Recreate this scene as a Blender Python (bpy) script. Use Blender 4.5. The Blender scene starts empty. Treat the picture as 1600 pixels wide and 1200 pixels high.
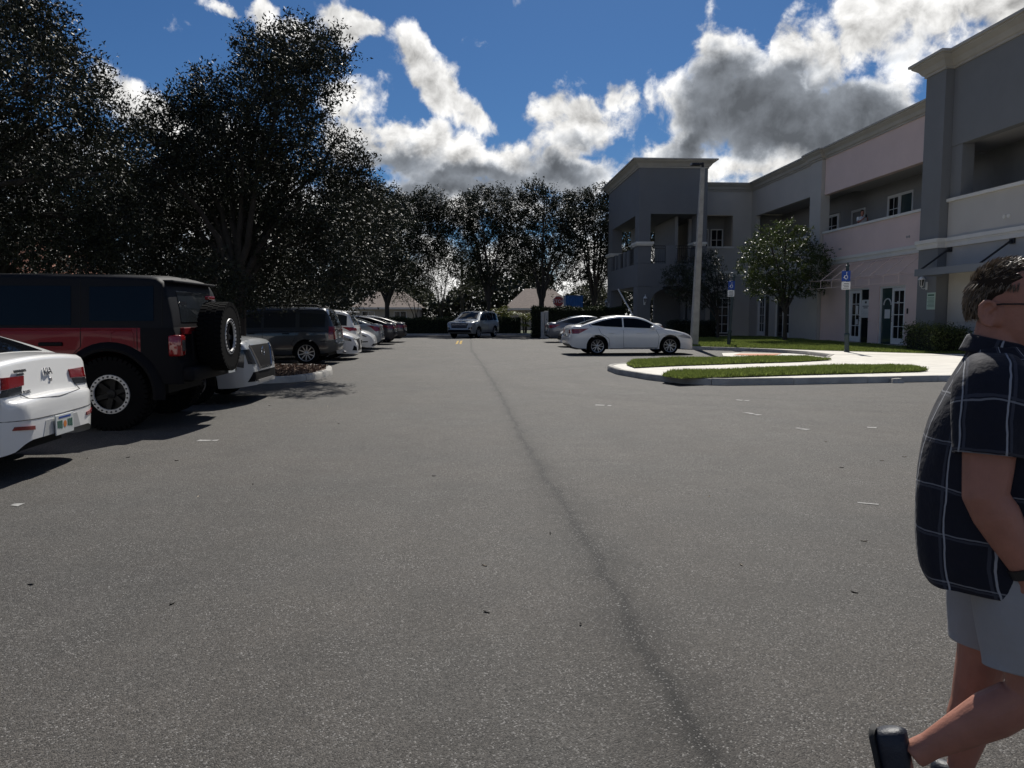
import bpy, bmesh, math, random
import numpy as np
from mathutils import Vector, Matrix
from mathutils.bvhtree import BVHTree

SC = bpy.context.scene
COL = SC.collection
R = math.radians
RNG = np.random.default_rng(7)
random.seed(7)

# ------------------------------------------------------------------ camera
F, H = 1200.0, 1.45                       # focal length in photo pixels, eye height
PSI, PHI = math.atan(67 / F), math.atan(106 / F)
fwd = np.array([math.sin(PSI) * math.cos(PHI), math.cos(PSI) * math.cos(PHI), -math.sin(PHI)])
rgt = np.array([math.cos(PSI), -math.sin(PSI), 0.0])
upv = np.cross(rgt, fwd)
EYE = np.array([0, 0, H])
cam = bpy.data.objects.new('camera', bpy.data.cameras.new('camera'))
COL.objects.link(cam)
cam.location = EYE
cam.rotation_euler = (math.pi / 2 - PHI, 0, -PSI)
cam.data.sensor_width = 36
cam.data.lens = 36 * F / 1600
cam.data.clip_start = 0.05
cam.data.clip_end = 6000
SC.camera = cam

def ray(x, y): return fwd + rgt * (x - 800) / F - upv * (y - 600) / F
def G(x, y, z=0.0):                       # photo pixel -> point on the level z
    d = ray(x, y); return EYE + d * (z - H) / d[2]
def atX(x, y, X):
    d = ray(x, y); return EYE + d * X / d[0]
def atY(x, y, Y):
    d = ray(x, y); return EYE + d * Y / d[1]

# ------------------------------------------------------------------ light
SUN_EL, SUN_AZ = R(46), R(12)             # azimuth from +Y towards +X
sun = bpy.data.objects.new('sun', bpy.data.lights.new('sun', 'SUN'))
COL.objects.link(sun)
sun.data.energy = 5.0
sun.data.angle = R(0.5)
sun.data.color = (1.0, 0.955, 0.88)
sd = Vector((math.sin(SUN_AZ) * math.cos(SUN_EL), math.cos(SUN_AZ) * math.cos(SUN_EL), math.sin(SUN_EL)))
sun.rotation_euler = sd.to_track_quat('Z', 'Y').to_euler()
sun.location = sd * 60

SC.view_settings.view_transform = 'Standard'
SC.view_settings.look = 'None'
SC.view_settings.gamma = 1
SC.view_settings.exposure = 0.0
SC.view_settings.use_curve_mapping = False

world = bpy.data.worlds.new('World')
SC.world = world
world.use_nodes = True
def build_world():
    nt = world.node_tree; N = nt.nodes; L = nt.links
    N.clear()
    def nd(t, **k):
        n = N.new(t)
        for a, b in k.items(): setattr(n, a, b)
        return n
    def put(sock, v):
        if hasattr(v, 'is_output'): L.new(v, sock)
        else: sock.default_value = v
    def M(op, a, b=None, c=None, clamp=False):
        n = nd('ShaderNodeMath', operation=op, use_clamp=clamp)
        put(n.inputs[0], a)
        if b is not None: put(n.inputs[1], b)
        if c is not None: put(n.inputs[2], c)
        return n.outputs[0]
    def VM(op, a, b=None, s=None):
        n = nd('ShaderNodeVectorMath', operation=op)
        put(n.inputs[0], a)
        if b is not None: put(n.inputs[1], b)
        if s is not None: put(n.inputs['Scale'], s)
        return n
    def sstep(v, a, b):
        n = nd('ShaderNodeMapRange', interpolation_type='SMOOTHSTEP')
        put(n.inputs[0], v); n.inputs[1].default_value = a; n.inputs[2].default_value = b
        return n.outputs[0]
    def mixc(f, a, b):
        n = nd('ShaderNodeMix', data_type='RGBA')
        put(n.inputs[0], f); put(n.inputs[6], a); put(n.inputs[7], b)
        return n.outputs[2]
    out = nd('ShaderNodeOutputWorld'); bg = nd('ShaderNodeBackground')
    L.new(bg.outputs[0], out.inputs[0])
    sky = nd('ShaderNodeTexSky', sky_type='NISHITA', sun_disc=False)
    sky.sun_elevation = SUN_EL; sky.sun_rotation = SUN_AZ
    sky.air_density = 1.0; sky.dust_density = 0.3; sky.ozone_density = 3.5
    tc = nd('ShaderNodeTexCoord')
    d = tc.outputs['Generated']
    sx = nd('ShaderNodeSeparateXYZ'); L.new(d, sx.inputs[0])
    az = M('ARCTAN2', sx.outputs[0], sx.outputs[1]); el = M('ARCSINE', sx.outputs[2])
    cb = nd('ShaderNodeCombineXYZ'); L.new(az, cb.inputs[0]); L.new(el, cb.inputs[1])
    p = cb.outputs[0]
    def noise(vec, scale, detail, rough=0.55, col=False):
        n = nd('ShaderNodeTexNoise', noise_dimensions='3D')
        L.new(vec, n.inputs['Vector']); n.inputs['Scale'].default_value = scale
        n.inputs['Detail'].default_value = detail; n.inputs['Roughness'].default_value = rough
        return n.outputs[1 if col else 0]
    # wind-torn edges: two scales of displacement, then cloud masses at their bearings
    w1 = VM('SUBTRACT', noise(d, 9, 3, col=True), (.5, .5, .5)).outputs[0]
    w2 = VM('SUBTRACT', noise(d, 34, 5, .6, col=True), (.5, .5, .5)).outputs[0]
    pw = VM('ADD', p, VM('SCALE', w1, s=0.085).outputs[0]).outputs[0]
    pw = VM('ADD', pw, VM('SCALE', w2, s=0.042).outputs[0]).outputs[0]
    def blobs(lst, vec, k=0.12):
        acc = None
        for (cx, cy, rx, ry, rot, wt) in lst:
            q = ray(cx, cy); q = q / np.linalg.norm(q)
            mp = nd('ShaderNodeMapping', vector_type='TEXTURE')
            L.new(vec, mp.inputs[0])
            mp.inputs[1].default_value = (math.atan2(q[0], q[1]), math.asin(q[2]), 0)
            mp.inputs[2].default_value = (0, 0, R(rot))
            mp.inputs[3].default_value = (rx / F, ry / F, 1)
            ln = VM('LENGTH', mp.outputs[0]).outputs[1]
            v = M('MULTIPLY', M('SUBTRACT', 1.0, ln), wt)
            acc = v if acc is None else M('SMOOTH_MAX', acc, v, k)
        return acc
    CL = [(1128, 98, 68, 78, 0, 1.15), (1150, 165, 115, 78, 0, 1.2), (1085, 222, 85, 42, 20, 1), (1225, 95, 42, 50, 0, 1),
          (1230, 200, 165, 72, 0, 1.25), (1345, 175, 110, 66, -8, 1.15), (1285, 95, 60, 62, 0, .9), (1345, 50, 95, 62, 20, .9),
          (1470, 30, 130, 60, 12, .8), (1600, -10, 130, 45, 10, .7), (1120, 262, 120, 34, 0, .9), (1260, 262, 140, 40, 0, .9),
          (640, 235, 105, 45, 0, 1), (770, 262, 190, 62, 0, 1.1), (905, 262, 110, 50, 0, 1), (720, 320, 230, 55, 0, 1.1),
          (905, 195, 82, 50, 0, .95), (962, 155, 34, 40, -20, .8), (862, 165, 45, 40, 0, .75), (560, 235, 60, 35, 0, .8),
          (632, 85, 62, 44, -30, .85), (685, 148, 95, 50, -35, .95), (745, 182, 58, 34, -20, .9),
          (408, 28, 32, 27, 0, .9), (545, 52, 62, 30, -10, .85), (470, 55, 50, 24, 0, .6), (345, 10, 26, 14, -20, .55),
          (200, 165, 55, 38, -25, .9), (265, 195, 60, 30, -20, .85), (330, 215, 80, 35, 0, .8), (535, 165, 48, 34, 0, .5), (602, 165, 26, 40, 0, .35), (60, 235, 120, 60, 0, .8),
          (1500, 140, 70, 30, 10, .35), (300, 330, 330, 60, 0, .8), (1100, 330, 300, 50, 0, .8)]
    DK = [(1135, 135, 70, 80, 0, 1.3), (1180, 175, 135, 85, 0, 1.5), (1290, 180, 165, 70, 0, 1.5), (1110, 215, 110, 40, 20, 1.1), (1225, 130, 34, 50, 0, 1), (760, 292, 230, 48, 0, 1.3), (630, 258, 90, 40, 0, 1), (890, 265, 115, 38, 0, .9), (1390, 100, 80, 36, 30, .6), (910, 215, 60, 22, 0, .5)]
    D = blobs(CL, pw)
    # the same broken cumulus goes on round the rest of the sky
    gen = M('MULTIPLY', M('SUBTRACT', noise(VM('MULTIPLY', d, (1, 1, 1.8)).outputs[0], 3.1, 3), 0.55), 3.2)
    off_az = sstep(M('ABSOLUTE', M('SUBTRACT', az, 0.06)), 0.58, 0.85)
    off_el = sstep(el, 0.40, 0.62)
    off = M('MAXIMUM', off_az, off_el)
    gen = M('SUBTRACT', gen, M('MULTIPLY', M('SUBTRACT', 1.0, off), 3.0))
    D = M('MAXIMUM', D, gen)
    bank = M('SUBTRACT', M('MULTIPLY', sstep(el, 0.17, 0.03), 0.85), 0.25)     # distant cloud bank low round the horizon
    D = M('MAXIMUM', D, bank)
    fb = noise(VM('ADD', d, VM('SCALE', w1, s=0.05).outputs[0]).outputs[0], 17, 7, .58)
    fbs = noise(VM('ADD', VM('ADD', d, VM('SCALE', w1, s=0.05).outputs[0]).outputs[0], (0.004, 0.0, 0.018)).outputs[0], 17, 5, .58)
    Dn = M('ADD', D, M('MULTIPLY', M('SUBTRACT', fb, 0.5), 2.05))
    mask = sstep(Dn, 0.02, 0.46)
    thick = sstep(Dn, 0.15, 0.95)
    # dense middles block the light from behind, rims let it through
    K = M('ADD', blobs(DK, pw), M('MULTIPLY', M('SUBTRACT', fb, 0.5), 0.35))
    K = M('MAXIMUM', K, M('MULTIPLY', M('SUBTRACT', gen, 0.35), 0.5))
    dark = M('MULTIPLY', sstep(K, 0.05, 0.75), sstep(M('ADD', D, M('MULTIPLY', M('SUBTRACT', fb, 0.5), 0.9)), 0.10, 0.5))
    relief = M('MULTIPLY', M('SUBTRACT', fb, fbs), 5.0)
    br = M('ADD', M('SUBTRACT', 0.74, M('MULTIPLY', dark, 0.57)), M('MULTIPLY', relief, M('SUBTRACT', 0.5, M('MULTIPLY', dark, 0.4))))
    br = M('ADD', br, M('MULTIPLY', M('SUBTRACT', 1.0, thick), 0.18))
    br = M('MINIMUM', M('MAXIMUM', br, 0.13), 1.15)
    ccol = mixc(dark, (1.0, 0.99, 0.97, 1), (0.86, 0.94, 1.06, 1))
    cl = VM('SCALE', ccol, s=br).outputs[0]
    skyc = VM('MULTIPLY', sky.outputs[0], (0.222, 0.368, 0.53)).outputs[0]
    fin = mixc(mask, skyc, VM('SCALE', cl, s=10.0).outputs[0])
    L.new(fin, bg.inputs[0]); bg.inputs[1].default_value = 0.1
build_world()
world.cycles.sampling_method = 'MANUAL'
world.cycles.sample_map_resolution = 256

# ------------------------------------------------------------------ helpers
def link(o, parent=None):
    COL.objects.link(o)
    if parent is not None: o.parent = parent
    return o

def thing(name, label, cat, loc=(0, 0, 0), rotz=0, group=None):
    o = bpy.data.objects.new(name, None)
    o.empty_display_size = 0.2
    link(o); o.location = loc; o.rotation_euler = (0, 0, rotz)
    return tag(o, label, cat, group)

def tag(o, label, cat, group=None, kind=None):
    if label: o['label'] = label
    if cat: o['category'] = cat
    if group: o['group'] = group
    if kind: o['kind'] = kind
    return o

def struct(o):
    o['kind'] = 'structure'; return o

def smooth_by_angle(me, deg):
    n = len(me.polygons)
    me.polygons.foreach_set('use_smooth', np.ones(n, dtype=bool))
    if deg < 179:
        bm = bmesh.new(); bm.from_mesh(me)
        lim = R(deg)
        for e in bm.edges:
            if len(e.link_faces) == 2 and e.calc_face_angle(0) > lim: e.smooth = False
        bm.to_mesh(me); bm.free()

class MB:
    """collects shapes into one mesh; off is subtracted (the parent's location)"""
    def __init__(s, off=(0, 0, 0)):
        s.v = []; s.f = []; s.m = []; s.mi = 0; s.off = Vector(off); s.uv = None
    def add(s, vs, fs):
        b = len(s.v)
        s.v += [tuple(p) for p in vs]
        for f in fs:
            s.f.append([i + b for i in f]); s.m.append(s.mi)
        return s
    def box(s, x0, x1, y0, y1, z0, z1):
        x0, x1 = sorted((x0, x1)); y0, y1 = sorted((y0, y1)); z0, z1 = sorted((z0, z1))
        vs = [(x, y, z) for z in (z0, z1) for y in (y0, y1) for x in (x0, x1)]
        return s.add(vs, [(0, 2, 3, 1), (4, 5, 7, 6), (0, 1, 5, 4), (2, 6, 7, 3), (0, 4, 6, 2), (1, 3, 7, 5)])
    def bbox(s, x0, x1, y0, y1, z0, z1, b=0.01):        # box with chamfered edges
        bm = bmesh.new(); bmesh.ops.create_cube(bm, size=1)
        for v in bm.verts:
            v.co = ((x0 + x1) / 2 + v.co.x * (x1 - x0), (y0 + y1) / 2 + v.co.y * (y1 - y0), (z0 + z1) / 2 + v.co.z * (z1 - z0))
        bmesh.ops.bevel(bm, geom=list(bm.edges), offset=b, segments=2, affect='EDGES', profile=0.5)
        bm.verts.index_update()
        s.add([v.co.copy() for v in bm.verts], [[v.index for v in f.verts] for f in bm.faces]); bm.free()
        return s
    def xf(s, mat, start=0):                            # transform everything from index start
        for i in range(start, len(s.v)): s.v[i] = tuple(mat @ Vector(s.v[i]))
        return s
    def tube(s, path, rad, n=8, cap=True, flat=1.0, up=(0, 0, 1)):
        path = [Vector(p) for p in path]
        if not hasattr(rad, '__len__'): rad = [rad] * len(path)
        vs = []; u = None
        for i, p in enumerate(path):
            t = (path[min(i + 1, len(path) - 1)] - path[max(i - 1, 0)])
            if t.length < 1e-9: t = Vector((0, 0, 1))
            t.normalize()
            if u is None:
                u = Vector(up)
                if abs(u.dot(t)) > .95: u = Vector((1, 0, 0))
            u = (u - t * u.dot(t)).normalized(); w = t.cross(u)
            for k in range(n):
                a = 2 * math.pi * k / n
                vs.append(p + (u * math.cos(a) * flat + w * math.sin(a)) * rad[i])
        fs = [(i * n + k, i * n + (k + 1) % n, (i + 1) * n + (k + 1) % n, (i + 1) * n + k) for i in range(len(path) - 1) for k in range(n)]
        if cap:
            fs.append(list(range(n))[::-1]); fs.append([(len(path) - 1) * n + k for k in range(n)])
        return s.add(vs, fs)
    def lathe(s, prof, n=24, axis='z', c=(0, 0, 0), cap=False):
        vs = []
        for (r, h) in prof:
            for k in range(n):
                a = 2 * math.pi * k / n
                x, y = r * math.cos(a), r * math.sin(a)
                p = {'z': (x, y, h), 'y': (x, h, y), 'x': (h, x, y)}[axis]
                vs.append((p[0] + c[0], p[1] + c[1], p[2] + c[2]))
        m = len(prof)
        fs = [(i * n + k, i * n + (k + 1) % n, (i + 1) * n + (k + 1) % n, (i + 1) * n + k) for i in range(m - 1) for k in range(n)]
        if cap: fs.append(list(range(n))); fs.append([(m - 1) * n + k for k in range(n)])
        return s.add(vs, fs)
    def prism(s, poly, z0, z1):                         # poly in xy, vertical sides
        n = len(poly)
        vs = [(p[0], p[1], z0) for p in poly] + [(p[0], p[1], z1) for p in poly]
        fs = [list(range(n))[::-1], list(range(n, 2 * n))] + [(i, (i + 1) % n, n + (i + 1) % n, n + i) for i in range(n)]
        return s.add(vs, fs)
    def loft(s, rings, cap0=True, cap1=True, close=True):
        n = len(rings[0]); vs = [p for r in rings for p in r]
        k1 = n if close else n - 1
        fs = [(i * n + k, i * n + (k + 1) % n, (i + 1) * n + (k + 1) % n, (i + 1) * n + k) for i in range(len(rings) - 1) for k in range(k1)]
        if cap0: fs.append(list(range(n))[::-1])
        if cap1: fs.append([(len(rings) - 1) * n + k for k in range(n)])
        return s.add(vs, fs)
    def mesh(s, name, mats, smooth=None):
        me = bpy.data.meshes.new(name)
        o = s.off
        me.from_pydata([(p[0] - o.x, p[1] - o.y, p[2] - o.z) for p in s.v], [], s.f)
        for m in (mats if isinstance(mats, (list, tuple)) else [mats]): me.materials.append(m)
        if any(s.m): me.polygons.foreach_set('material_index', s.m)
        bm = bmesh.new(); bm.from_mesh(me)
        bmesh.ops.recalc_face_normals(bm, faces=bm.faces); bm.to_mesh(me); bm.free()
        if smooth: smooth_by_angle(me, smooth)
        return me
    def build(s, name, mats, parent=None, smooth=None):
        return link(bpy.data.objects.new(name, s.mesh(name, mats, smooth)), parent)

def copy_tree(o, parent=None):
    c = o.copy(); link(c, parent)
    for ch in o.children: copy_tree(ch, c)
    return c

def text_obj(name, txt, size, mat, parent, mw, ext=0.002, align='CENTER'):
    cu = bpy.data.curves.new(name, 'FONT'); cu.body = txt; cu.size = size; cu.extrude = ext
    cu.align_x = align; cu.align_y = 'CENTER'
    tmp = bpy.data.objects.new(name, cu); COL.objects.link(tmp)
    bpy.context.view_layer.update()
    me = bpy.data.meshes.new_from_object(tmp.evaluated_get(bpy.context.evaluated_depsgraph_get()))
    bpy.data.objects.remove(tmp)
    me.transform(mw); me.materials.clear(); me.materials.append(mat)
    return link(bpy.data.objects.new(name, me), parent)

# ------------------------------------------------------------------ materials
def mat(name, col, rough=0.6, metal=0.0, spec=0.5, var=0.0, vscale=3.0, bump=0.0, bscale=40.0, coat=0.0, dirt=None, trans=0.0, island=0.0, vstretch=None):
    m = bpy.data.materials.new(name); m.use_nodes = True
    nt = m.node_tree; N = nt.nodes; L = nt.links; b = N['Principled BSDF']
    b.inputs['Base Color'].default_value = (*col, 1); b.inputs['Roughness'].default_value = rough
    b.inputs['Metallic'].default_value = metal; b.inputs['Specular IOR Level'].default_value = spec
    if coat: b.inputs['Coat Weight'].default_value = coat; b.inputs['Coat Roughness'].default_value = 0.04
    tc = N.new('ShaderNodeTexCoord'); src = tc.outputs['Object']
    if vstretch:
        mp = N.new('ShaderNodeMapping'); mp.inputs[3].default_value = vstretch; L.new(src, mp.inputs[0]); src = mp.outputs[0]
    cs = None
    if var:
        n = N.new('ShaderNodeTexNoise'); n.inputs['Scale'].default_value = vscale; n.inputs['Detail'].default_value = 6; n.inputs['Roughness'].default_value = .6
        L.new(src, n.inputs['Vector'])
        mr = N.new('ShaderNodeMapRange'); mr.inputs[1].default_value = .25; mr.inputs[2].default_value = .75; mr.inputs[3].default_value = 1 - var; mr.inputs[4].default_value = 1 + var
        L.new(n.outputs[0], mr.inputs[0])
        vm = N.new('ShaderNodeVectorMath'); vm.operation = 'SCALE'; vm.inputs[0].default_value = col; L.new(mr.outputs[0], vm.inputs['Scale'])
        cs = vm.outputs[0]
    if island:
        g = N.new('ShaderNodeNewGeometry'); mr = N.new('ShaderNodeMapRange'); mr.inputs[3].default_value = 1 - island; mr.inputs[4].default_value = 1 + island
        L.new(g.outputs['Random Per Island'], mr.inputs[0])
        vm = N.new('ShaderNodeVectorMath'); vm.operation = 'SCALE'; vm.inputs[0].default_value = col
        if cs is not None: L.new(cs, vm.inputs[0])
        L.new(mr.outputs[0], vm.inputs['Scale']); cs = vm.outputs[0]
    if cs is not None: L.new(cs, b.inputs['Base Color'])
    if bump:
        n = N.new('ShaderNodeTexNoise'); n.inputs['Scale'].default_value = bscale; n.inputs['Detail'].default_value = 4
        L.new(src, n.inputs['Vector'])
        bp = N.new('ShaderNodeBump'); bp.inputs['Strength'].default_value = bump; bp.inputs['Distance'].default_value = 0.02
        L.new(n.outputs[0], bp.inputs['Height']); L.new(bp.outputs[0], b.inputs['Normal'])
    if trans:
        t = N.new('ShaderNodeBsdfTranslucent'); mx = N.new('ShaderNodeMixShader'); mx.inputs[0].default_value = trans
        if cs is not None: L.new(cs, t.inputs[0])
        else: t.inputs[0].default_value = (*col, 1)
        L.new(b.outputs[0], mx.inputs[1]); L.new(t.outputs[0], mx.inputs[2]); L.new(mx.outputs[0], N['Material Output'].inputs[0])
    return m

MT = dict(
    kerb=mat('kerb_concrete', (.36, .345, .315), .85, var=.35, vscale=2.5, bump=.35, bscale=60),
    walk=mat('walk_concrete', (.70, .67, .60), .85, var=.14, vscale=2, bump=.2, bscale=90),
    redpad=mat('red_pad', (.52, .22, .12), .8, var=.2, vscale=6, bump=.3, bscale=60),
    soil=mat('grass_soil', (.045, .06, .018), .95, var=.4, vscale=5, bump=.6, bscale=30),
    earth=mat('bare_earth', (.07, .058, .04), .95, var=.4, vscale=1.2, bump=.5, bscale=12),
    mulch=mat('mulch', (.085, .05, .032), .95, var=.5, vscale=25, bump=.9, bscale=45),
    chip=mat('mulch_chip', (.13, .078, .05), .9, island=.7),
    blade=mat('grass_blade', (.185, .23, .055), .55, spec=.35, island=.45, trans=.35),
    white_line=mat('white_paint', (.30, .295, .28), .85, var=.45, vscale=30),
    yellow_line=mat('yellow_paint', (.62, .40, .06), .8, var=.3, vscale=14),
    pink=mat('pink_stucco', (.72, .56, .515), .9, var=.06, vscale=.7, bump=.15, bscale=55),
    light=mat('light_grey_stucco', (.48, .455, .42), .9, var=.06, vscale=.7, bump=.15, bscale=55),
    dark=mat('dark_grey_stucco', (.195, .198, .20), .9, var=.07, vscale=.7, bump=.15, bscale=55),
    dark2=mat('pavilion_stucco', (.165, .17, .178), .9, var=.07, vscale=.7, bump=.15, bscale=55),
    beige=mat('beige_stucco', (.52, .49, .445), .9, var=.06, vscale=.7, bump=.15, bscale=55),
    trim=mat('pale_trim', (.70, .675, .62), .8, var=.07, vscale=1.5),
    corn=mat('cornice_trim', (.42, .395, .35), .8, var=.12, vscale=1.2),
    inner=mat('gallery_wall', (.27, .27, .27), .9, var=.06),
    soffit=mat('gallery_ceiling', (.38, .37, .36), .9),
    frame=mat('white_frame', (.70, .70, .69), .5),
    pane=mat('window_pane', (.012, .014, .017), .06, spec=.6),
    teal=mat('teal_glass', (.03, .055, .055), .06, spec=.6),
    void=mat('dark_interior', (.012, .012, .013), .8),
    paper=mat('paper_notice', (.62, .62, .61), .7),
    ink=mat('notice_ink', (.05, .05, .055), .7),
    green_notice=mat('green_notice', (.50, .62, .52), .6),
    iron=mat('black_iron', (.014, .014, .016), .45),
    canopy=mat('slate_canopy', (.17, .185, .205), .5),
    bark=mat('oak_bark', (.05, .043, .037), .95, var=.4, vscale=9, bump=.9, bscale=22, vstretch=(1, 1, .25)),
    leaf=mat('oak_leaf', (.021, .025, .013), .56, spec=.32, island=.7, trans=.06),
    leaf_far=mat('far_leaf', (.021, .027, .014), .58, spec=.32, island=.7, trans=.10),
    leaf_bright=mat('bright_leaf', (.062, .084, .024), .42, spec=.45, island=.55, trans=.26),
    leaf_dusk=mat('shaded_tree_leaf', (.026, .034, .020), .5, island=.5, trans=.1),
    leaf_pale=mat('pale_scrub_leaf', (.055, .06, .028), .5, island=.6, trans=.2),
    hedge=mat('hedge_leaf', (.028, .040, .013), .6, spec=.3, island=.6, trans=.15),
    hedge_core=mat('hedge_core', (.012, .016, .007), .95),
    palm=mat('palm_leaf', (.13, .14, .03), .5, island=.5, trans=.3),
    dry=mat('dry_leaf', (.34, .29, .22), .8, island=.4),
    darkdry=mat('dark_dry_leaf', (.03, .024, .018), .8, island=.4),
    tyre=mat('tyre_rubber', (.006, .006, .0065), .9, spec=.08, var=.3, vscale=30),
    alloy=mat('alloy', (.42, .42, .43), .32, metal=.85),
    dalloy=mat('dark_alloy', (.009, .009, .01), .5, spec=.25),
    silver=mat('silver_ring', (.55, .55, .55), .4, metal=.3),
    cglass=mat('car_glass', (.004, .0045, .0055), .05, spec=.22),
    cglass2=mat('grey_car_glass', (.022, .026, .03), .05, spec=.4),
    black=mat('black_plastic', (.006, .006, .0075), .65, spec=.12),
    under=mat('underbody', (.006, .006, .006), .9),
    chrome=mat('chrome', (.6, .6, .62), .15, metal=1),
    red_lens=mat('red_lens', (.24, .010, .012), .12, spec=.6, coat=.6),
    lens=mat('clear_lens', (.28, .29, .31), .1, spec=.7, coat=.5),
    dark_lens=mat('smoked_lens', (.03, .032, .036), .08, spec=.7),
    plate=mat('plate_white', (.6, .62, .6), .4),
    plate_green=mat('plate_green', (.03, .12, .07), .5),
    plate_orange=mat('plate_orange', (.65, .2, .04), .5),
    p_white=mat('paint_white', (.82, .815, .79), .35, coat=1.0, var=.03, vscale=2),
    p_red=mat('paint_red', (.15, .005, .009), .4, spec=.2, coat=.22),
    p_top=mat('hardtop_grey', (.0085, .0095, .0125), .6, spec=.12, bump=.1, bscale=200),
    p_char=mat('paint_charcoal', (.024, .028, .034), .3, coat=1.0),
    p_silver=mat('paint_silver', (.34, .36, .37), .3, metal=.35, coat=1.0),
    p_grey=mat('paint_grey', (.12, .135, .165), .3, metal=.3, coat=1.0),
    p_navy=mat('paint_navy', (.010, .012, .022), .3, coat=1.0),
    p_pearl_shaded=mat('paint_pearl_shaded', (.44, .45, .45), .3, coat=1.0),  # pale paint darkened, the island tree's shade put into its colour
    pole=mat('pole_concrete', (.37, .355, .325), .9, var=.3, vscale=3, bump=.3, bscale=50),
    post=mat('green_post', (.014, .034, .040), .45),
    sign_blue=mat('sign_blue', (.012, .06, .30), .45),
    sign_white=mat('sign_white', (.72, .73, .72), .5),
    sign_red=mat('sign_red', (.34, .022, .022), .45),
    blue=mat('blue_steel', (.02, .14, .40), .5, var=.15, vscale=2),
    ubox=mat('utility_box', (.48, .47, .44), .7, var=.12, vscale=3),
    roof=mat('brown_roof', (.17, .13, .11), .9, var=.25, vscale=4),
    clay=mat('clay_roof', (.26, .095, .055), .9, var=.3, vscale=3),
    hwall=mat('house_wall', (.42, .38, .31), .9, var=.08),
    skin=mat('skin', (.35, .155, .108), .5, spec=.4, var=.16, vscale=14, bump=.12, bscale=120),
    shorts=mat('shorts_cloth', (.30, .295, .30), .85, var=.08, vscale=6, bump=.7, bscale=9),
    hair=mat('hair', (.16, .12, .08), .42, spec=.5, island=.65),
    hair_base=mat('hair_base', (.03, .022, .017), .95, spec=.05),
    shoe=mat('shoe_leather', (.010, .014, .026), .5, bump=.15, bscale=150),
    sole=mat('shoe_sole', (.02, .02, .02), .8),
)

# ------------------------------------------------------------------ ground
def sheet(name, poly, z, m, parent=None):
    me = bpy.data.meshes.new(name)
    me.from_pydata([(p[0], p[1], z) for p in poly], [], [list(range(len(poly)))])
    me.materials.append(m)
    bm = bmesh.new(); bm.from_mesh(me); bmesh.ops.recalc_face_normals(bm, faces=bm.faces)
    for f in bm.faces:
        if f.normal.z < 0: f.normal_flip()
    bm.to_mesh(me); bm.free()
    return link(bpy.data.objects.new(name, me), parent)

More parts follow.
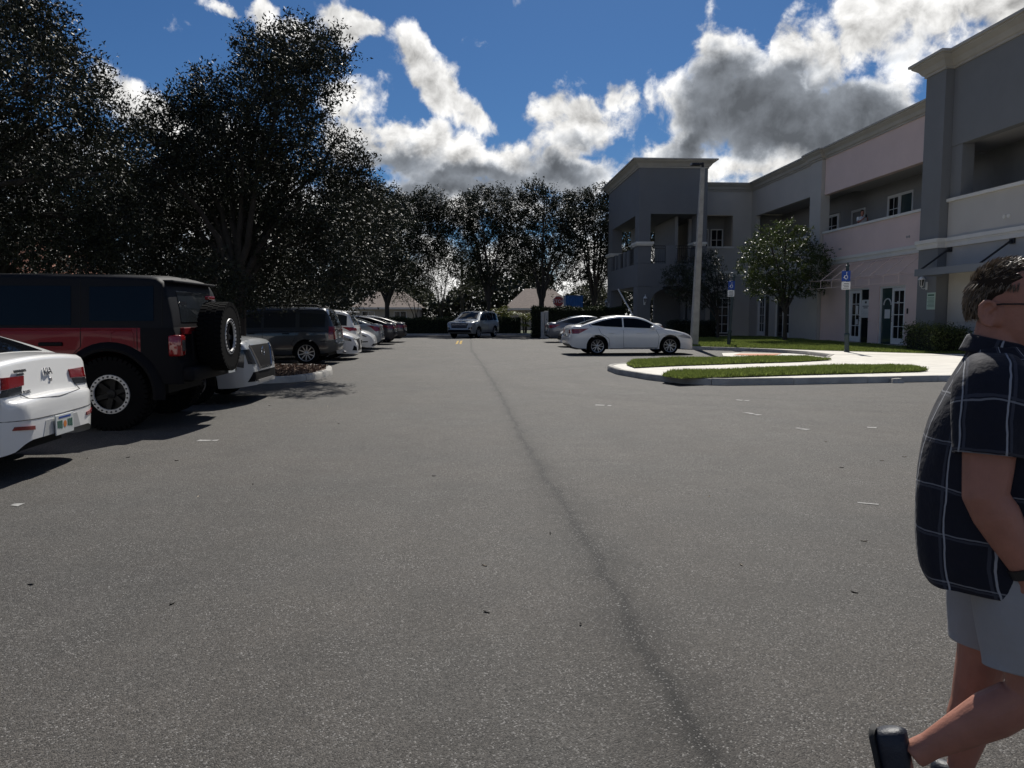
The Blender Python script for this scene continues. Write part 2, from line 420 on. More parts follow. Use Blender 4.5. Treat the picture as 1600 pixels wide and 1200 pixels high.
def asphalt_material():
    m = bpy.data.materials.new('asphalt'); m.use_nodes = True
    nt = m.node_tree; N = nt.nodes; L = nt.links; b = N['Principled BSDF']
    tc = N.new('ShaderNodeTexCoord'); P = tc.outputs['Object']
    def nz(scale, det, rough=.6, vec=P):
        n = N.new('ShaderNodeTexNoise'); n.inputs['Scale'].default_value = scale; n.inputs['Detail'].default_value = det; n.inputs['Roughness'].default_value = rough
        L.new(vec, n.inputs['Vector']); return n.outputs[0]
    def mr(v, a, b_, c, d):
        n = N.new('ShaderNodeMapRange'); L.new(v, n.inputs[0])
        for i, q in enumerate((a, b_, c, d)): n.inputs[i + 1].default_value = q
        return n.outputs[0]
    def M(op, a, b_=None):
        n = N.new('ShaderNodeMath'); n.operation = op
        for i, q in enumerate((a, b_)):
            if q is None: continue
            if hasattr(q, 'is_output'): L.new(q, n.inputs[i])
            else: n.inputs[i].default_value = q
        return n.outputs[0]
    # stones of the mix: light, mid and dark chips
    vo = N.new('ShaderNodeTexVoronoi'); vo.inputs['Scale'].default_value = 170; L.new(P, vo.inputs['Vector'])
    sp = N.new('ShaderNodeSeparateColor'); L.new(vo.outputs['Color'], sp.inputs[0])
    chip = mr(sp.outputs[0], 0.0, 1.0, .45, 1.55)
    pale = mr(sp.outputs[1], .90, .95, 0, 1)
    hole = mr(sp.outputs[2], .86, .93, 1, .45)
    big = mr(nz(.35, 4), .3, .7, .86, 1.15)
    mid = mr(nz(2.2, 5), .3, .7, .90, 1.10)
    mp = N.new('ShaderNodeMapping'); mp.inputs[3].default_value = (1.6, .16, 1); L.new(P, mp.inputs[0])
    streak = mr(nz(1.0, 5, .6, mp.outputs[0]), .35, .65, .93, 1.07)
    stain = mr(nz(1.1, 6, .7), .64, .72, 1.0, .78)
    v = M('MULTIPLY', M('MULTIPLY', chip, hole), M('MULTIPLY', M('MULTIPLY', big, mid), M('MULTIPLY', streak, stain)))
    # long dark drainage seam that wanders down the aisle, its X as a function of Y
    seam = [(728, 535), (737, 548), (750, 565), (768, 592), (790, 632), (818, 690), (850, 742), (885, 792), (925, 862), (975, 960), (1040, 1070), (1110, 1180)]
    pts = sorted([tuple(G(*q)[:2]) for q in seam], key=lambda q: q[1])
    sx = N.new('ShaderNodeSeparateXYZ'); L.new(P, sx.inputs[0])
    y0, y1 = pts[0][1], 42.0
    t = mr(sx.outputs[1], y0, y1, 0, 1)
    cr = N.new('ShaderNodeValToRGB'); e = cr.color_ramp.elements
    while len(e) > 1: e.remove(e[0])
    first = True
    for (x, y) in pts:
        q = (y - y0) / (y1 - y0)
        if q > 1: continue
        if first: el = e[0]; el.position = q; first = False
        else: el = e.new(q)
        el.color = (x * .1 + .5,) * 3 + (1,)
    L.new(t, cr.inputs[0])
    xs = M('MULTIPLY', M('SUBTRACT', cr.outputs[0], .5), 10.0)
    wob = M('MULTIPLY', M('SUBTRACT', nz(1.7, 4), .5), .22)
    dx = M('ADD', M('SUBTRACT', sx.outputs[0], xs), wob)
    wide = mr(sx.outputs[1], 2.5, 11, .48, .20)
    core = mr(M('ABSOLUTE', M('DIVIDE', dx, wide)), 0.0, 1.0, 1, 0)
    core = M('MULTIPLY', M('MULTIPLY', core, core), mr(nz(5, 4), .25, .65, .45, 1.0))
    thin = mr(M('ABSOLUTE', dx), .0, .05, 1, 0)
    dk = M('MINIMUM', M('ADD', M('MULTIPLY', core, .68), M('MULTIPLY', thin, .35)), .85)
    v = M('MULTIPLY', v, M('SUBTRACT', 1.0, dk))
    # tyre-polished turning arc by the island
    ax = M('SUBTRACT', sx.outputs[0], 9.0); ay = M('SUBTRACT', sx.outputs[1], 17.5)
    rr = M('SQRT', M('ADD', M('MULTIPLY', ax, ax), M('MULTIPLY', M('MULTIPLY', ay, ay), 1.6)))
    for rad in (6.6, 8.3):
        arc = mr(M('ABSOLUTE', M('SUBTRACT', M('ADD', rr, M('MULTIPLY', wob, 2.0)), rad)), 0, .35, .16, 0)
        v = M('MULTIPLY', v, M('SUBTRACT', 1.0, arc))
    hue = N.new('ShaderNodeMix'); hue.data_type = 'RGBA'
    L.new(mr(nz(.6, 4), .35, .65, 0, 1), hue.inputs[0]); hue.inputs[6].default_value = (.068, .061, .053, 1); hue.inputs[7].default_value = (.062, .0585, .053, 1)
    rust = N.new('ShaderNodeMix'); rust.data_type = 'RGBA'
    L.new(mr(nz(.9, 5, .7), .66, .78, 0, .55), rust.inputs[0]); L.new(hue.outputs[2], rust.inputs[6]); rust.inputs[7].default_value = (.075, .058, .042, 1)
    sc = N.new('ShaderNodeVectorMath'); sc.operation = 'SCALE'; L.new(rust.outputs[2], sc.inputs[0]); L.new(v, sc.inputs['Scale'])
    pm = N.new('ShaderNodeMix'); pm.data_type = 'RGBA'; L.new(M('MULTIPLY', pale, mr(nz(3, 3), .3, .7, .25, .9)), pm.inputs[0]); L.new(sc.outputs[0], pm.inputs[6]); pm.inputs[7].default_value = (.27, .26, .245, 1)
    L.new(pm.outputs[2], b.inputs['Base Color'])
    b.inputs['Roughness'].default_value = .76; b.inputs['Specular IOR Level'].default_value = .34
    bp = N.new('ShaderNodeBump'); bp.inputs['Strength'].default_value = .30; bp.inputs['Distance'].default_value = .004
    hh = M('ADD', M('MULTIPLY', vo.outputs['Distance'], -60.0), M('MULTIPLY', sp.outputs[0], .6))
    L.new(hh, bp.inputs['Height']); L.new(bp.outputs[0], b.inputs['Normal'])
    return m

struct(sheet('ground', [(-900, -300), (900, -300), (900, 1800), (-900, 1800)], -.03, MT['earth']))
struct(sheet('parking_lot', [(-9.6, -14), (30, -14), (30, 58), (-9.6, 58)], 0, asphalt_material()))
struct(sheet('verge', [(-30, -14), (-9.9, -14), (-9.9, 58), (-30, 58)], .06, MT['soil']))
struct(sheet('far_verge', [(-40, 58.2), (60, 58.2), (60, 75), (-40, 75)], .05, MT['soil']))

def kerb(name, pts, w=.15, h=.14, seg=1.8, closed=False):
    """kerb stones cut from a centre line, each its own child with an open joint"""
    P = [Vector((p[0], p[1], 0)) for p in pts]
    if closed: P.append(P[0])
    d = [0]
    for a, b in zip(P, P[1:]): d.append(d[-1] + (b - a).length)
    tot = d[-1]; n = max(1, round(tot / seg))
    def at(s):
        s = min(max(s, 0), tot)
        for i in range(len(P) - 1):
            if s <= d[i + 1] + 1e-9:
                t = (s - d[i]) / max(d[i + 1] - d[i], 1e-9); return P[i].lerp(P[i + 1], t)
    root = bpy.data.objects.new(name, None); link(root); root.location = P[0]; struct(root)
    for k in range(n):
        a, b = tot * k / n + .006, tot * (k + 1) / n - .006
        rings = []
        dz = random.uniform(-.006, .006)
        for q in np.linspace(a, b, 7):
            c = at(q); t = (at(q + .08) - at(q - .08)).normalized(); nn = Vector((-t.y, t.x, 0))
            prof = [(-w / 2 - .03, -.04), (-w / 2 - .015, h * .75), (-w / 2 + .02, h), (w / 2 - .02, h), (w / 2, h * .8), (w / 2, -.04)]
            rings.append([c + nn * u + Vector((0, 0, z + dz)) for u, z in prof])
        MB(root.location).loft(rings).build('kerb_stone', MT['kerb'], root, 50)
    return root

def gpts(lst, z=0): return [tuple(G(x, y, z)[:2]) for x, y in lst]
def arc(c, r, a0, a1, n=8): return [(c[0] + r * math.cos(R(a0 + (a1 - a0) * i / n)), c[1] + r * math.sin(R(a0 + (a1 - a0) * i / n))) for i in range(n + 1)]

# right-hand peninsula with two grass strips and a walk between them
KZ = .14
ISL = [(30, 17.2), (10.4, 16.55), (7.0, 16.0), (5.3, 15.85), (4.7, 16.15), (4.15, 17.2), (3.75, 18.9), (3.75, 20.3), (4.0, 21.0), (4.7, 21.5), (7, 22.0), (11.2, 23.6), (12.6, 26.0)]
kerb('island_kerb', ISL)
LAWN_K = [(12.6, 26.0), (12.75, 28.3), (12.2, 30.2), (11.0, 31.8), (9.4, 33.1), (9.1, 34.2), (9.3, 48.0)]
kerb('lawn_kerb', LAWN_K)
struct(sheet('island_walk', ISL + [(13.2, 28.0), (18.6, 28.4), (30, 24.0)], KZ - .012, MT['walk']))
struct(sheet('lawn', [(13.3, 28.9), (12.4, 30.3), (11.1, 31.9), (9.45, 33.2), (9.2, 34.2), (9.4, 47.9)] + [(18.58, 47.9), (18.58, 25.6), (16.4, 26.0)], KZ, MT['soil']))
struct(sheet('entry_walk', [(12.6, 26.0), (12.75, 28.3), (12.2, 30.2), (11.0, 31.8), (11.08, 31.95), (12.45, 30.35), (13.35, 28.95), (16.4, 26.0), (18.58, 25.6), (18.58, 24.0)], KZ - .006, MT['walk']))
pad = sheet('warning_pad', gpts([(1146, 554.5), (1156, 552.3), (1222, 552.3), (1206, 556)], .02), .02, MT['redpad'])
struct(pad)
struct(sheet('ramp', gpts([(1128, 551.5), (1150, 551), (1300, 553), (1290, 559), (1180, 560), (1130, 556)], .012), .012, MT['walk']))
struct(sheet('building_walk', [(9.3, 47.95), (18.55, 47.95), (18.55, 60), (9.3, 60)], KZ, MT['walk']))

def poly_inside(poly, x, y):
    ins = np.zeros(len(x), bool); n = len(poly)
    for i in range(n):
        x0, y0 = poly[i]; x1, y1 = poly[(i + 1) % n]
        c = ((y0 > y) != (y1 > y)) & (x < (x1 - x0) * (y - y0) / (y1 - y0 + 1e-12) + x0)
        ins ^= c
    return ins

def raw_mesh(name, V, nper, m):
    """V (N*nper,3): N separate polygons of nper corners"""
    n = len(V) // nper
    me = bpy.data.meshes.new(name)
    me.vertices.add(len(V)); me.vertices.foreach_set('co', np.ascontiguousarray(V, dtype=np.float32).ravel())
    me.loops.add(len(V)); me.loops.foreach_set('vertex_index', np.arange(len(V), dtype=np.int32))
    me.polygons.add(n); me.polygons.foreach_set('loop_start', np.arange(0, len(V), nper, dtype=np.int32))
    me.update(calc_edges=True); me.validate()
    me.materials.append(m)
    return me

def grass(name, label, poly, z, dens, h, m=None, root=None):
    poly = [tuple(p[:2]) for p in poly]
    a = np.array(poly); lo, hi = a.min(0), a.max(0)
    n = int((hi - lo).prod() * dens)
    x = RNG.uniform(lo[0], hi[0], n); y = RNG.uniform(lo[1], hi[1], n)
    k = poly_inside(poly, x, y); x, y = x[k], y[k]; n = len(x)
    patch = np.sin(x * 2.1 + 1) * np.sin(y * 1.7) * .25 + 1
    hh = h * RNG.uniform(.45, 1.25, n) * patch; an = RNG.uniform(0, 2 * np.pi, n); w = RNG.uniform(.006, .012, n) * (1 + .02 * y)
    lean = RNG.uniform(.1, .8, n) * hh; la = RNG.uniform(0, 2 * np.pi, n)
    V = np.zeros((n, 3, 3))
    V[:, 0] = np.c_[x - w * np.cos(an), y - w * np.sin(an), np.full(n, z)]
    V[:, 1] = np.c_[x + w * np.cos(an), y + w * np.sin(an), np.full(n, z)]
    V[:, 2] = np.c_[x + lean * np.cos(la), y + lean * np.sin(la), z + hh]
    o = link(bpy.data.objects.new(name, raw_mesh(name, V.reshape(-1, 3), 3, m or MT['blade'])))
    return tag(o, label, 'grass', kind='stuff')

STRIP1 = gpts([(1034, 588.5), (1048, 582.5), (1120, 579.5), (1250, 575), (1390, 571.5), (1425, 573.5), (1450, 579.5), (1436, 581), (1250, 586), (1120, 590.3), (1062, 592.5)], KZ)
STRIP2 = gpts([(979, 570.5), (990, 564.5), (1040, 561.5), (1150, 559.5), (1262, 558), (1300, 562.5), (1250, 565.5), (1150, 568.5), (1050, 572), (992, 575)], KZ)
struct(sheet('near_turf', STRIP1, KZ + .01, MT['soil'])); struct(sheet('far_turf', STRIP2, KZ + .01, MT['soil']))
grass('near_strip_grass', 'ragged green grass of the strip along the near kerb', STRIP1, KZ + .01, 2600, .075)
grass('far_strip_grass', 'low green grass of the wedge strip beyond the island walk', STRIP2, KZ + .01, 2000, .075)
grass('lawn_grass', 'sunlit green lawn in front of the two-storey building', [(13.4, 29.0), (12.5, 30.4), (11.2, 32.0), (9.6, 33.3), (9.35, 34.3), (9.5, 47.8), (18.5, 47.8), (18.5, 25.8), (16.5, 26.15)], KZ, 700, .085)

# left planting island with mulch
LI = [(-9.5, 16.9), (-4.6, 16.75), (-3.95, 17.1), (-3.6, 17.9), (-3.5, 19.3), (-3.75, 20.7), (-4.5, 21.3), (-9.5, 21.5)]
kerb('mulch_island_kerb', LI, seg=1.5)
struct(sheet('mulch_bed', LI, .11, MT['mulch']))
kerb('verge_kerb', [(-9.7, -14), (-9.7, 16.8)], seg=3); kerb('verge_kerb', [(-9.7, 21.6), (-9.7, 57.9), (-3.0, 58.1)], seg=3)
kerb('back_kerb', [(-3.0, 58.1), (29, 58.1)], seg=3)
def chips(n):
    x = RNG.uniform(-9.3, -3.7, n); y = RNG.uniform(17, 21.2, n)
    k = poly_inside(LI, x, y); x, y = x[k], y[k]; n = len(x)
    c = np.c_[x, y, .115 + RNG.uniform(0, .05, n)]
    a = RNG.normal(size=(n, 3)); a /= np.linalg.norm(a, axis=1)[:, None]; b = np.cross(a, RNG.normal(size=(n, 3))); b /= np.linalg.norm(b, axis=1)[:, None]
    l = RNG.uniform(.02, .06, (n, 1)); w = RNG.uniform(.01, .025, (n, 1))
    V = np.stack([c - a * l, c + b * w, c + a * l, c - b * w], 1).reshape(-1, 3)
    o = link(bpy.data.objects.new('bark_mulch', raw_mesh('bark_mulch', V, 4, MT['chip'])))
    tag(o, 'brown bark mulch covering the kerbed planting island', 'mulch', kind='stuff')
chips(9000)

# painted marks, worn to fragments
def worn_line(name, a, b, w, m, keep, z=.004):
    a, b = Vector(a), Vector(b); d = b - a; L_ = d.length; d.normalize(); nn = Vector((-d.y, d.x))
    mb = MB((a.x, a.y, 0)); s = 0
    while s < L_:
        q = random.uniform(.03, .16)
        if random.random() < keep(s / L_):
            j = lambda: random.uniform(-.5, .5) * w * .5
            p = [a + d * s + nn * (w / 2 + j()), a + d * s - nn * (w / 2 + j()), a + d * (s + q) - nn * (w / 2 + j()), a + d * (s + q) + nn * (w / 2 + j())]
            mb.add([(v.x, v.y, z) for v in p], [(0, 1, 2, 3)])
        s += q + random.uniform(.0, .05)
    if mb.v:
        o = mb.build(name, m); o.location = (a.x, a.y, 0); struct(o)
kf = lambda t: .05 + .75 * max(0, 1 - abs(t - .96) / .05)
for (p, q) in [((0, 688), (352, 688.5)), ((0, 790), (180, 787))]:
    A, B = G(*p), G(*q); worn_line('stall_line', (-8.6, A[1]), (B[0], B[1]), .09, MT['white_line'], kf)
for Y in (13.0, 25.6, 28.3, 31.0, 33.7, 36.4, 39.1, 42): worn_line('stall_line', (-9.2, Y), (-4.0, Y), .09, MT['white_line'], lambda t: .35)
for Y in (27.0, 32.0, 35.2, 38.6, 43.5): worn_line('stall_line', (3.9, Y), (9.0, Y), .09, MT['white_line'], lambda t: .3)
for (a, b) in [((1165, 645), (1195, 650)), ((1243, 669), (1282, 674)), ((1150, 625), (1165, 626)), ((1355, 668), (1372, 669)), ((1340, 786), (1352, 787)), ((930, 633), (955, 634))]:
    A, B = G(*a), G(*b); worn_line('paint_fragment', A[:2], B[:2], .10 if a[1] < 700 else .03, MT['white_line'], lambda t: .8)
for dx in (-.1, .1): worn_line('centre_line', (-.55 + dx, 40.2), (-.55 + dx, 45.5), .11, MT['yellow_line'], lambda t: .85)

# fallen leaves
def fallen(px, py, s, m, label, grp):
    c = G(px, py)
    mb = MB(); n = 6; top = []; bot = []
    for i in range(n + 1):
        t = i / n - .5; w = .34 * math.cos(t * math.pi * .95) * s; z = .003 + .22 * s * (t * t) + .1 * s * t
        top.append((t * s, w * .5, z + .06 * s)); bot.append((t * s, -w * .5, z))
    mb.loft([[top[i], (top[i][0], 0, bot[i][2] - .004), bot[i]] for i in range(n + 1)], False, False, False)
    o = mb.build('fallen_leaf', m); o.location = (c[0], c[1], 0); o.rotation_euler = (random.uniform(-.2, .2), 0, random.uniform(0, 6.28))
    tag(o, label, 'leaf', grp)
for (x, y) in [(310, 776), (757, 884), (1158, 883), (1413, 714), (1378, 720), (1290, 690), (1108, 776), (421, 634), (529, 662), (512, 635), (1350, 846)]:
    fallen(x, y, .042, MT['dry'], 'small pale dry leaf lying on the open asphalt', 'pale leaves scattered on the asphalt')
for (x, y) in [(395, 757), (136, 717), (200, 715), (276, 720), (1315, 731), (860, 834), (678, 744), (655, 593), (629, 592), (640, 605), (48, 914), (269, 944), (760, 957), (907, 976), (1335, 926), (718, 585)]:
    fallen(x, y, .038, MT['darkdry'], 'small dark curled leaf lying on the open asphalt', 'dark leaves scattered on the asphalt')

# ------------------------------------------------------------------ the two-storey building
BO = Vector((18.6, 40, 0))
bld = thing('commercial_building', 'long two-storey stucco building with pink, grey and dark grey bays and open galleries', 'building', BO)
def B(name, m, fn, parent=bld, smooth=None):
    mb = MB(BO); fn(mb); return mb.build(name, m, parent, smooth)

def wall_x(mb, X0, X1, y0, y1, z0, z1, ops=()):      # wall in the YZ plane with openings
    ys = sorted({y0, y1, *[o[0] for o in ops], *[o[1] for o in ops]}); zs = sorted({z0, z1, *[o[2] for o in ops], *[o[3] for o in ops]})
    for a, b in zip(ys, ys[1:]):
        run = None
        for c, d in zip(zs, zs[1:]):
            hole = any(o[0] < (a + b) / 2 < o[1] and o[2] < (c + d) / 2 < o[3] for o in ops)
            if hole:
                if run: mb.box(X0, X1, a, b, *run); run = None
            else: run = (run[0], d) if run else (c, d)
        if run: mb.box(X0, X1, a, b, *run)
def wall_y(mb, Y0, Y1, x0, x1, z0, z1, ops=()):
    st = len(mb.v); wall_x(mb, Y0, Y1, x0, x1, z0, z1, ops)
    for i in range(st, len(mb.v)): p = mb.v[i]; mb.v[i] = (p[1], p[0], p[2])

def moulding(mb, path, prof):                         # profile (out, z) swept along XY path, out = to the left of travel
    P = [Vector(p) for p in path]; rings = []
    for i, p in enumerate(P):
        d0 = (P[i] - P[i - 1]).normalized() if i else None; d1 = (P[i + 1] - P[i]).normalized() if i < len(P) - 1 else None
        n0 = Vector((-d0.y, d0.x)) if d0 else None; n1 = Vector((-d1.y, d1.x)) if d1 else None
        if n0 and n1:
            m = (n0 + n1).normalized(); m = m / max(m.dot(n0), .3)
        else: m = n0 or n1
        rings.append([(p.x + m.x * o, p.y + m.y * o, z) for o, z in prof])
    mb.loft(rings)
def cornice_prof(z, h, out): return [(-.05, z), (.06, z), (.06, z + h * .14), (.12, z + h * .2), (out * .45, z + h * .48), (out * .82, z + h * .72), (out * .82, z + h * .8), (out, z + h * .84), (out, z + h), (-.05, z + h)]
def belt_prof(z, h, out): return [(-.02, z), (out * .55, z), (out * .55, z + h * .42), (out * .7, z + h * .45), (out * .7, z + h * .55), (out, z + h * .6), (out, z + h), (-.02, z + h)]

XW = 18.6
UNIT_P = [(35.0, 36.95), (32.0, 34.1)]                # door units in the pink bay (far one, near one)
UNIT_G = [(46.95, 48.9), (43.85, 46.0)]
DZ0, DZ1 = .2, 2.78
def storey_wall(mb, y0, y1, units):
    ops = [(a, b, DZ0, DZ1) for a, b in units]
    lo = [(a, b, z0, min(z1, 1.19)) for a, b, z0, z1 in ops]; hi = [(a, b, 1.215, z1) for a, b, z0, z1 in ops]
    wall_x(mb, XW, XW + .3, y0, y1, .0, 1.19, lo)
    wall_x(mb, XW, XW + .3, y0, y1, 1.215, 4.6, hi)
    wall_x(mb, XW + .03, XW + .28, y0, y1, 1.19, 1.215, [(a, b, 1.19, 1.215) for a, b in units])   # recessed joint line
# walls
B('pink_wall', MT['pink'], lambda mb: (storey_wall(mb, 30.4, 39.9, UNIT_P), wall_x(mb, XW, XW + .3, 30.4, 39.9, 4.6, 5.74), wall_x(mb, XW, XW + .3, 30.4, 39.9, 7.76, 9.62)))
B('grey_wall', MT['light'], lambda mb: (storey_wall(mb, 41.25, 50.3, UNIT_G), wall_x(mb, XW, XW + .3, 41.25, 50.3, 4.6, 5.74), wall_x(mb, XW, XW + .3, 41.25, 50.3, 7.92, 9.78), wall_x(mb, XW, XW + .3, 49.6, 50.3, 5.74, 7.92)))
B('pilaster', MT['light'], lambda mb: mb.box(XW - .18, XW + .3, 39.92, 41.23, 0, 9.75))
B('plinth', MT['corn'], lambda mb: (mb.box(XW - .05, XW - .001, 30.35, 39.9, 0, .19), mb.box(XW - .05, XW - .001, 41.26, 50.28, 0, .19), mb.box(XW - .22, XW - .181, 39.9, 41.25, 0, .19)))
def face_wall(mb):
    wall_y(mb, 50.32, 50.62, 14.4, XW - .002, 0, 9.78, [(15.55, 17.35, 6.02, 8.04), (15.95, 17.3, .2, 2.72)])
    mb.box(XW - .001, XW + .3, 50.31, 50.62, 0, 9.78)
B('facing_wall', MT['light'], face_wall)
B('window_sill', MT['trim'], lambda mb: mb.box(15.45, 17.45, 50.22, 50.318, 5.9, 6.015))
# gallery interiors
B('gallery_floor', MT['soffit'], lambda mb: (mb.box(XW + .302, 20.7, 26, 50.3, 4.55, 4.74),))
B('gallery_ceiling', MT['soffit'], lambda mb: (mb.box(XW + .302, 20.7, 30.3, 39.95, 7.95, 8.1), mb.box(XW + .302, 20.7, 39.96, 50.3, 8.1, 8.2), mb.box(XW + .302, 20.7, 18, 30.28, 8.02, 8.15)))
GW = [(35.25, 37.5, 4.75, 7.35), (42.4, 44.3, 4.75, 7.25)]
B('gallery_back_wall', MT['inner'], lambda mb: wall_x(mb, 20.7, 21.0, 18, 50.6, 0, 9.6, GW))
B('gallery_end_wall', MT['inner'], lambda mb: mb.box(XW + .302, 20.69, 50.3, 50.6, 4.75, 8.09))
B('roof_slab', MT['corn'], lambda mb: mb.box(XW + .31, 36, 18, 60, 9.3, 9.42))
B('rear_mass', MT['light'], lambda mb: (mb.box(24, 36, 18, 58.4, 0, 9.2),))
# trims
B('rail_cap', MT['trim'], lambda mb: (mb.box(XW - .07, XW + .34, 30.35, 39.9, 5.742, 5.85), mb.box(XW - .05, XW + .34, 41.25, 49.58, 5.742, 5.84)))
belt_path = [(XW, 30.45), (XW, 39.9), (XW - .18, 39.9), (XW - .18, 41.25), (XW, 41.25), (XW, 50.3), (14.9, 50.3)]
B('belt_course', MT['trim'], lambda mb: moulding(mb, belt_path, belt_prof(4.06, .34, .10)))
B('cornice', MT['corn'], lambda mb: moulding(mb, [(XW, 30.3), (XW, 39.9), (XW - .18, 39.9), (XW - .18, 41.25), (XW, 41.25), (XW, 50.3), (14.9, 50.3)], cornice_prof(9.6, .5, .38)))

# doors
def leaf(name, y0, y1, z0, z1, X, cols=2, rows=4, parent=bld, handle=None, label=None):
    st = .11 * (y1 - y0) / .95 + .02; mu = .03
    mb = MB(BO)
    mb.box(X, X + .06, y0, y0 + st, z0, z1); mb.box(X, X + .06, y1 - st, y1, z0, z1)
    zb, zt = z0 + .26, z1 - .14
    mb.box(X, X + .06, y0 + st, y1 - st, z0, zb); mb.box(X, X + .06, y0 + st, y1 - st, zt, z1)
    iy0, iy1 = y0 + st, y1 - st
    for c in range(1, cols):
        y = iy0 + (iy1 - iy0) * c / cols; mb.box(X + .012, X + .055, y - mu / 2, y + mu / 2, zb, zt)
    for r in range(1, rows):
        z = zb + (zt - zb) * r / rows
        for c in range(cols):
            a = iy0 + (iy1 - iy0) * c / cols + (mu / 2 if c else 0); b = iy0 + (iy1 - iy0) * (c + 1) / cols - (mu / 2 if c < cols - 1 else 0)
            mb.box(X + .012, X + .055, a, b, z - mu / 2, z + mu / 2)
    o = mb.build(name, MT['frame'], parent)
    if label: o['label'] = label
    for c in range(cols):
        for r in range(rows):
            a = iy0 + (iy1 - iy0) * c / cols; b = iy0 + (iy1 - iy0) * (c + 1) / cols; zz0 = zb + (zt - zb) * r / rows; zz1 = zb + (zt - zb) * (r + 1) / rows
            MB(BO).box(X + .03, X + .04, a + .005, b - .005, zz0 + .005, zz1 - .005).build('pane', MT['pane'], o)
    if handle is not None:
        mh = MB(BO); yy = y0 + .05 if handle < 0 else y1 - .05
        mh.tube([(X - .002, yy, z0 + 1.0), (X - .05, yy, z0 + 1.02), (X - .05, yy, z0 + 1.2), (X - .002, yy, z0 + 1.22)], .012, 6); mh.build('handle', MT['iron'], o)
    return o
def unit(y0, y1, leaf_far, X=XW + .08, notice=None, glass='pane'):
    fr = MB(BO)
    fr.box(X - .03, X + .1, y0, y0 + .07, DZ0, DZ1); fr.box(X - .03, X + .1, y1 - .07, y1, DZ0, DZ1); fr.box(X - .03, X + .1, y0 + .07, y1 - .07, DZ1 - .08, DZ1)
    f = fr.build('door_frame', MT['frame'], bld)
    mid = (y0 + y1) / 2 + (-.12 if leaf_far else .12)
    a, b = (mid, y1 - .07) if leaf_far else (y0 + .07, mid)
    c, d = (y0 + .07, mid) if leaf_far else (mid, y1 - .07)
    leaf('door', a + .01, b - .01, DZ0 + .02, DZ1 - .09, X, handle=-1 if leaf_far else 1)
    g = MB(BO); g.box(X + .04, X + .05, c, d, DZ0 + .02, DZ1 - .09); g.build('glass_panel', MT[glass], bld)
    MB(BO).box(X - .12, X + .3, y0 - .1, y1 + .1, .08, DZ0).build('threshold', MT['walk'], bld)
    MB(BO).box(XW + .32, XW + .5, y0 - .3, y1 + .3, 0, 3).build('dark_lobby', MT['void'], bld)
    return (c, d)
c, d = unit(*UNIT_P[0], True)
n1 = B('door_notice', MT['paper'], lambda mb: mb.box(XW + .105, XW + .115, c + .03, d - .03, 1.38, 2.22)); n1['label'] = 'white paper notice taped across the dark glass panel'
def notice_ink(mb):
    yc = (c + d) / 2
    mb.box(XW + .1, XW + .104, yc - .09, yc + .07, 2.05, 2.15); mb.box(XW + .1, XW + .104, c + .12, d - .12, 1.90, 1.94); mb.box(XW + .1, XW + .104, c + .2, d - .2, 1.82, 1.86)
    for k in range(5): mb.box(XW + .1, XW + .104, c + .1, d - .1 - .05 * (k % 2), 1.45 + k * .06, 1.455 + k * .06)
B('print', MT['ink'], notice_ink, n1)
for q in ((36.3, 1.55, 1.95), (36.28, 1.05, 1.3)): B('taped_paper', MT['paper'], lambda mb: mb.box(XW + .068, XW + .074, 36.08, *q))
c, d = unit(*UNIT_P[1], False, glass='teal')
B('taped_paper', MT['paper'], lambda mb: mb.box(XW + .113, XW + .118, c + .18, c + .62, 1.35, 1.75))
B('taped_paper', MT['paper'], lambda mb: mb.box(XW + .068, XW + .074, 32.62, 32.72, 2.0, 2.1))
B('door_arch_decal', MT['paper'], lambda mb: mb.tube([(XW + .115, c + .4 + .3 * math.cos(a), 1.95 + .28 * math.sin(a)) for a in np.linspace(0, math.pi, 9)], .03, 5))
unit(*UNIT_G[0], True); unit(*UNIT_G[1], False)
B('keypad', MT['iron'], lambda mb: mb.bbox(XW - .04, XW - .002, 31.72, 31.8, 1.55, 1.78, .008))
# facing-wall windows (leaf() works in YZ, so mirror by hand here)
def grid_window(name, x0, x1, z0, z1, Y, cols, rows, num=None):
    mb = MB(BO); t = .07
    mb.box(x0, x0 + t, Y, Y + .06, z0, z1); mb.box(x1 - t, x1, Y, Y + .06, z0, z1); mb.box(x0 + t, x1 - t, Y, Y + .06, z0, z0 + t); mb.box(x0 + t, x1 - t, Y, Y + .06, z1 - t, z1)
    ix, jx, iz, jz = x0 + t, x1 - t, z0 + t, z1 - t
    for k in range(1, cols): x = ix + (jx - ix) * k / cols; mb.box(x - .018, x + .018, Y + .01, Y + .05, iz, jz)
    for k in range(1, rows):
        z = iz + (jz - iz) * k / rows
        for q in range(cols):
            a = ix + (jx - ix) * q / cols + (.018 if q else 0); b = ix + (jx - ix) * (q + 1) / cols - (.018 if q < cols - 1 else 0)
            mb.box(a, b, Y + .01, Y + .05, z - .018, z + .018)
    o = mb.build(name, MT['frame'], bld)
    for q in range(cols):
        for k in range(rows):
            MB(BO).box(ix + (jx - ix) * q / cols + .004, ix + (jx - ix) * (q + 1) / cols - .004, Y + .03, Y + .036, iz + (jz - iz) * k / rows + .004, iz + (jz - iz) * (k + 1) / rows - .004).build('pane', MT['pane'], o)
    return o
w = grid_window('window', 16.35, 17.25, .3, 2.68, 50.4, 2, 4)
text_obj('suite_number', '101', .3, MT['sign_white'], w, Matrix.Translation(Vector((17.02, 50.418, 2.38)) - BO) @ Matrix.Rotation(R(90), 4, 'X'))
B('side_glass', MT['teal'], lambda mb: mb.box(15.97, 16.33, 50.44, 50.45, .22, 2.7))
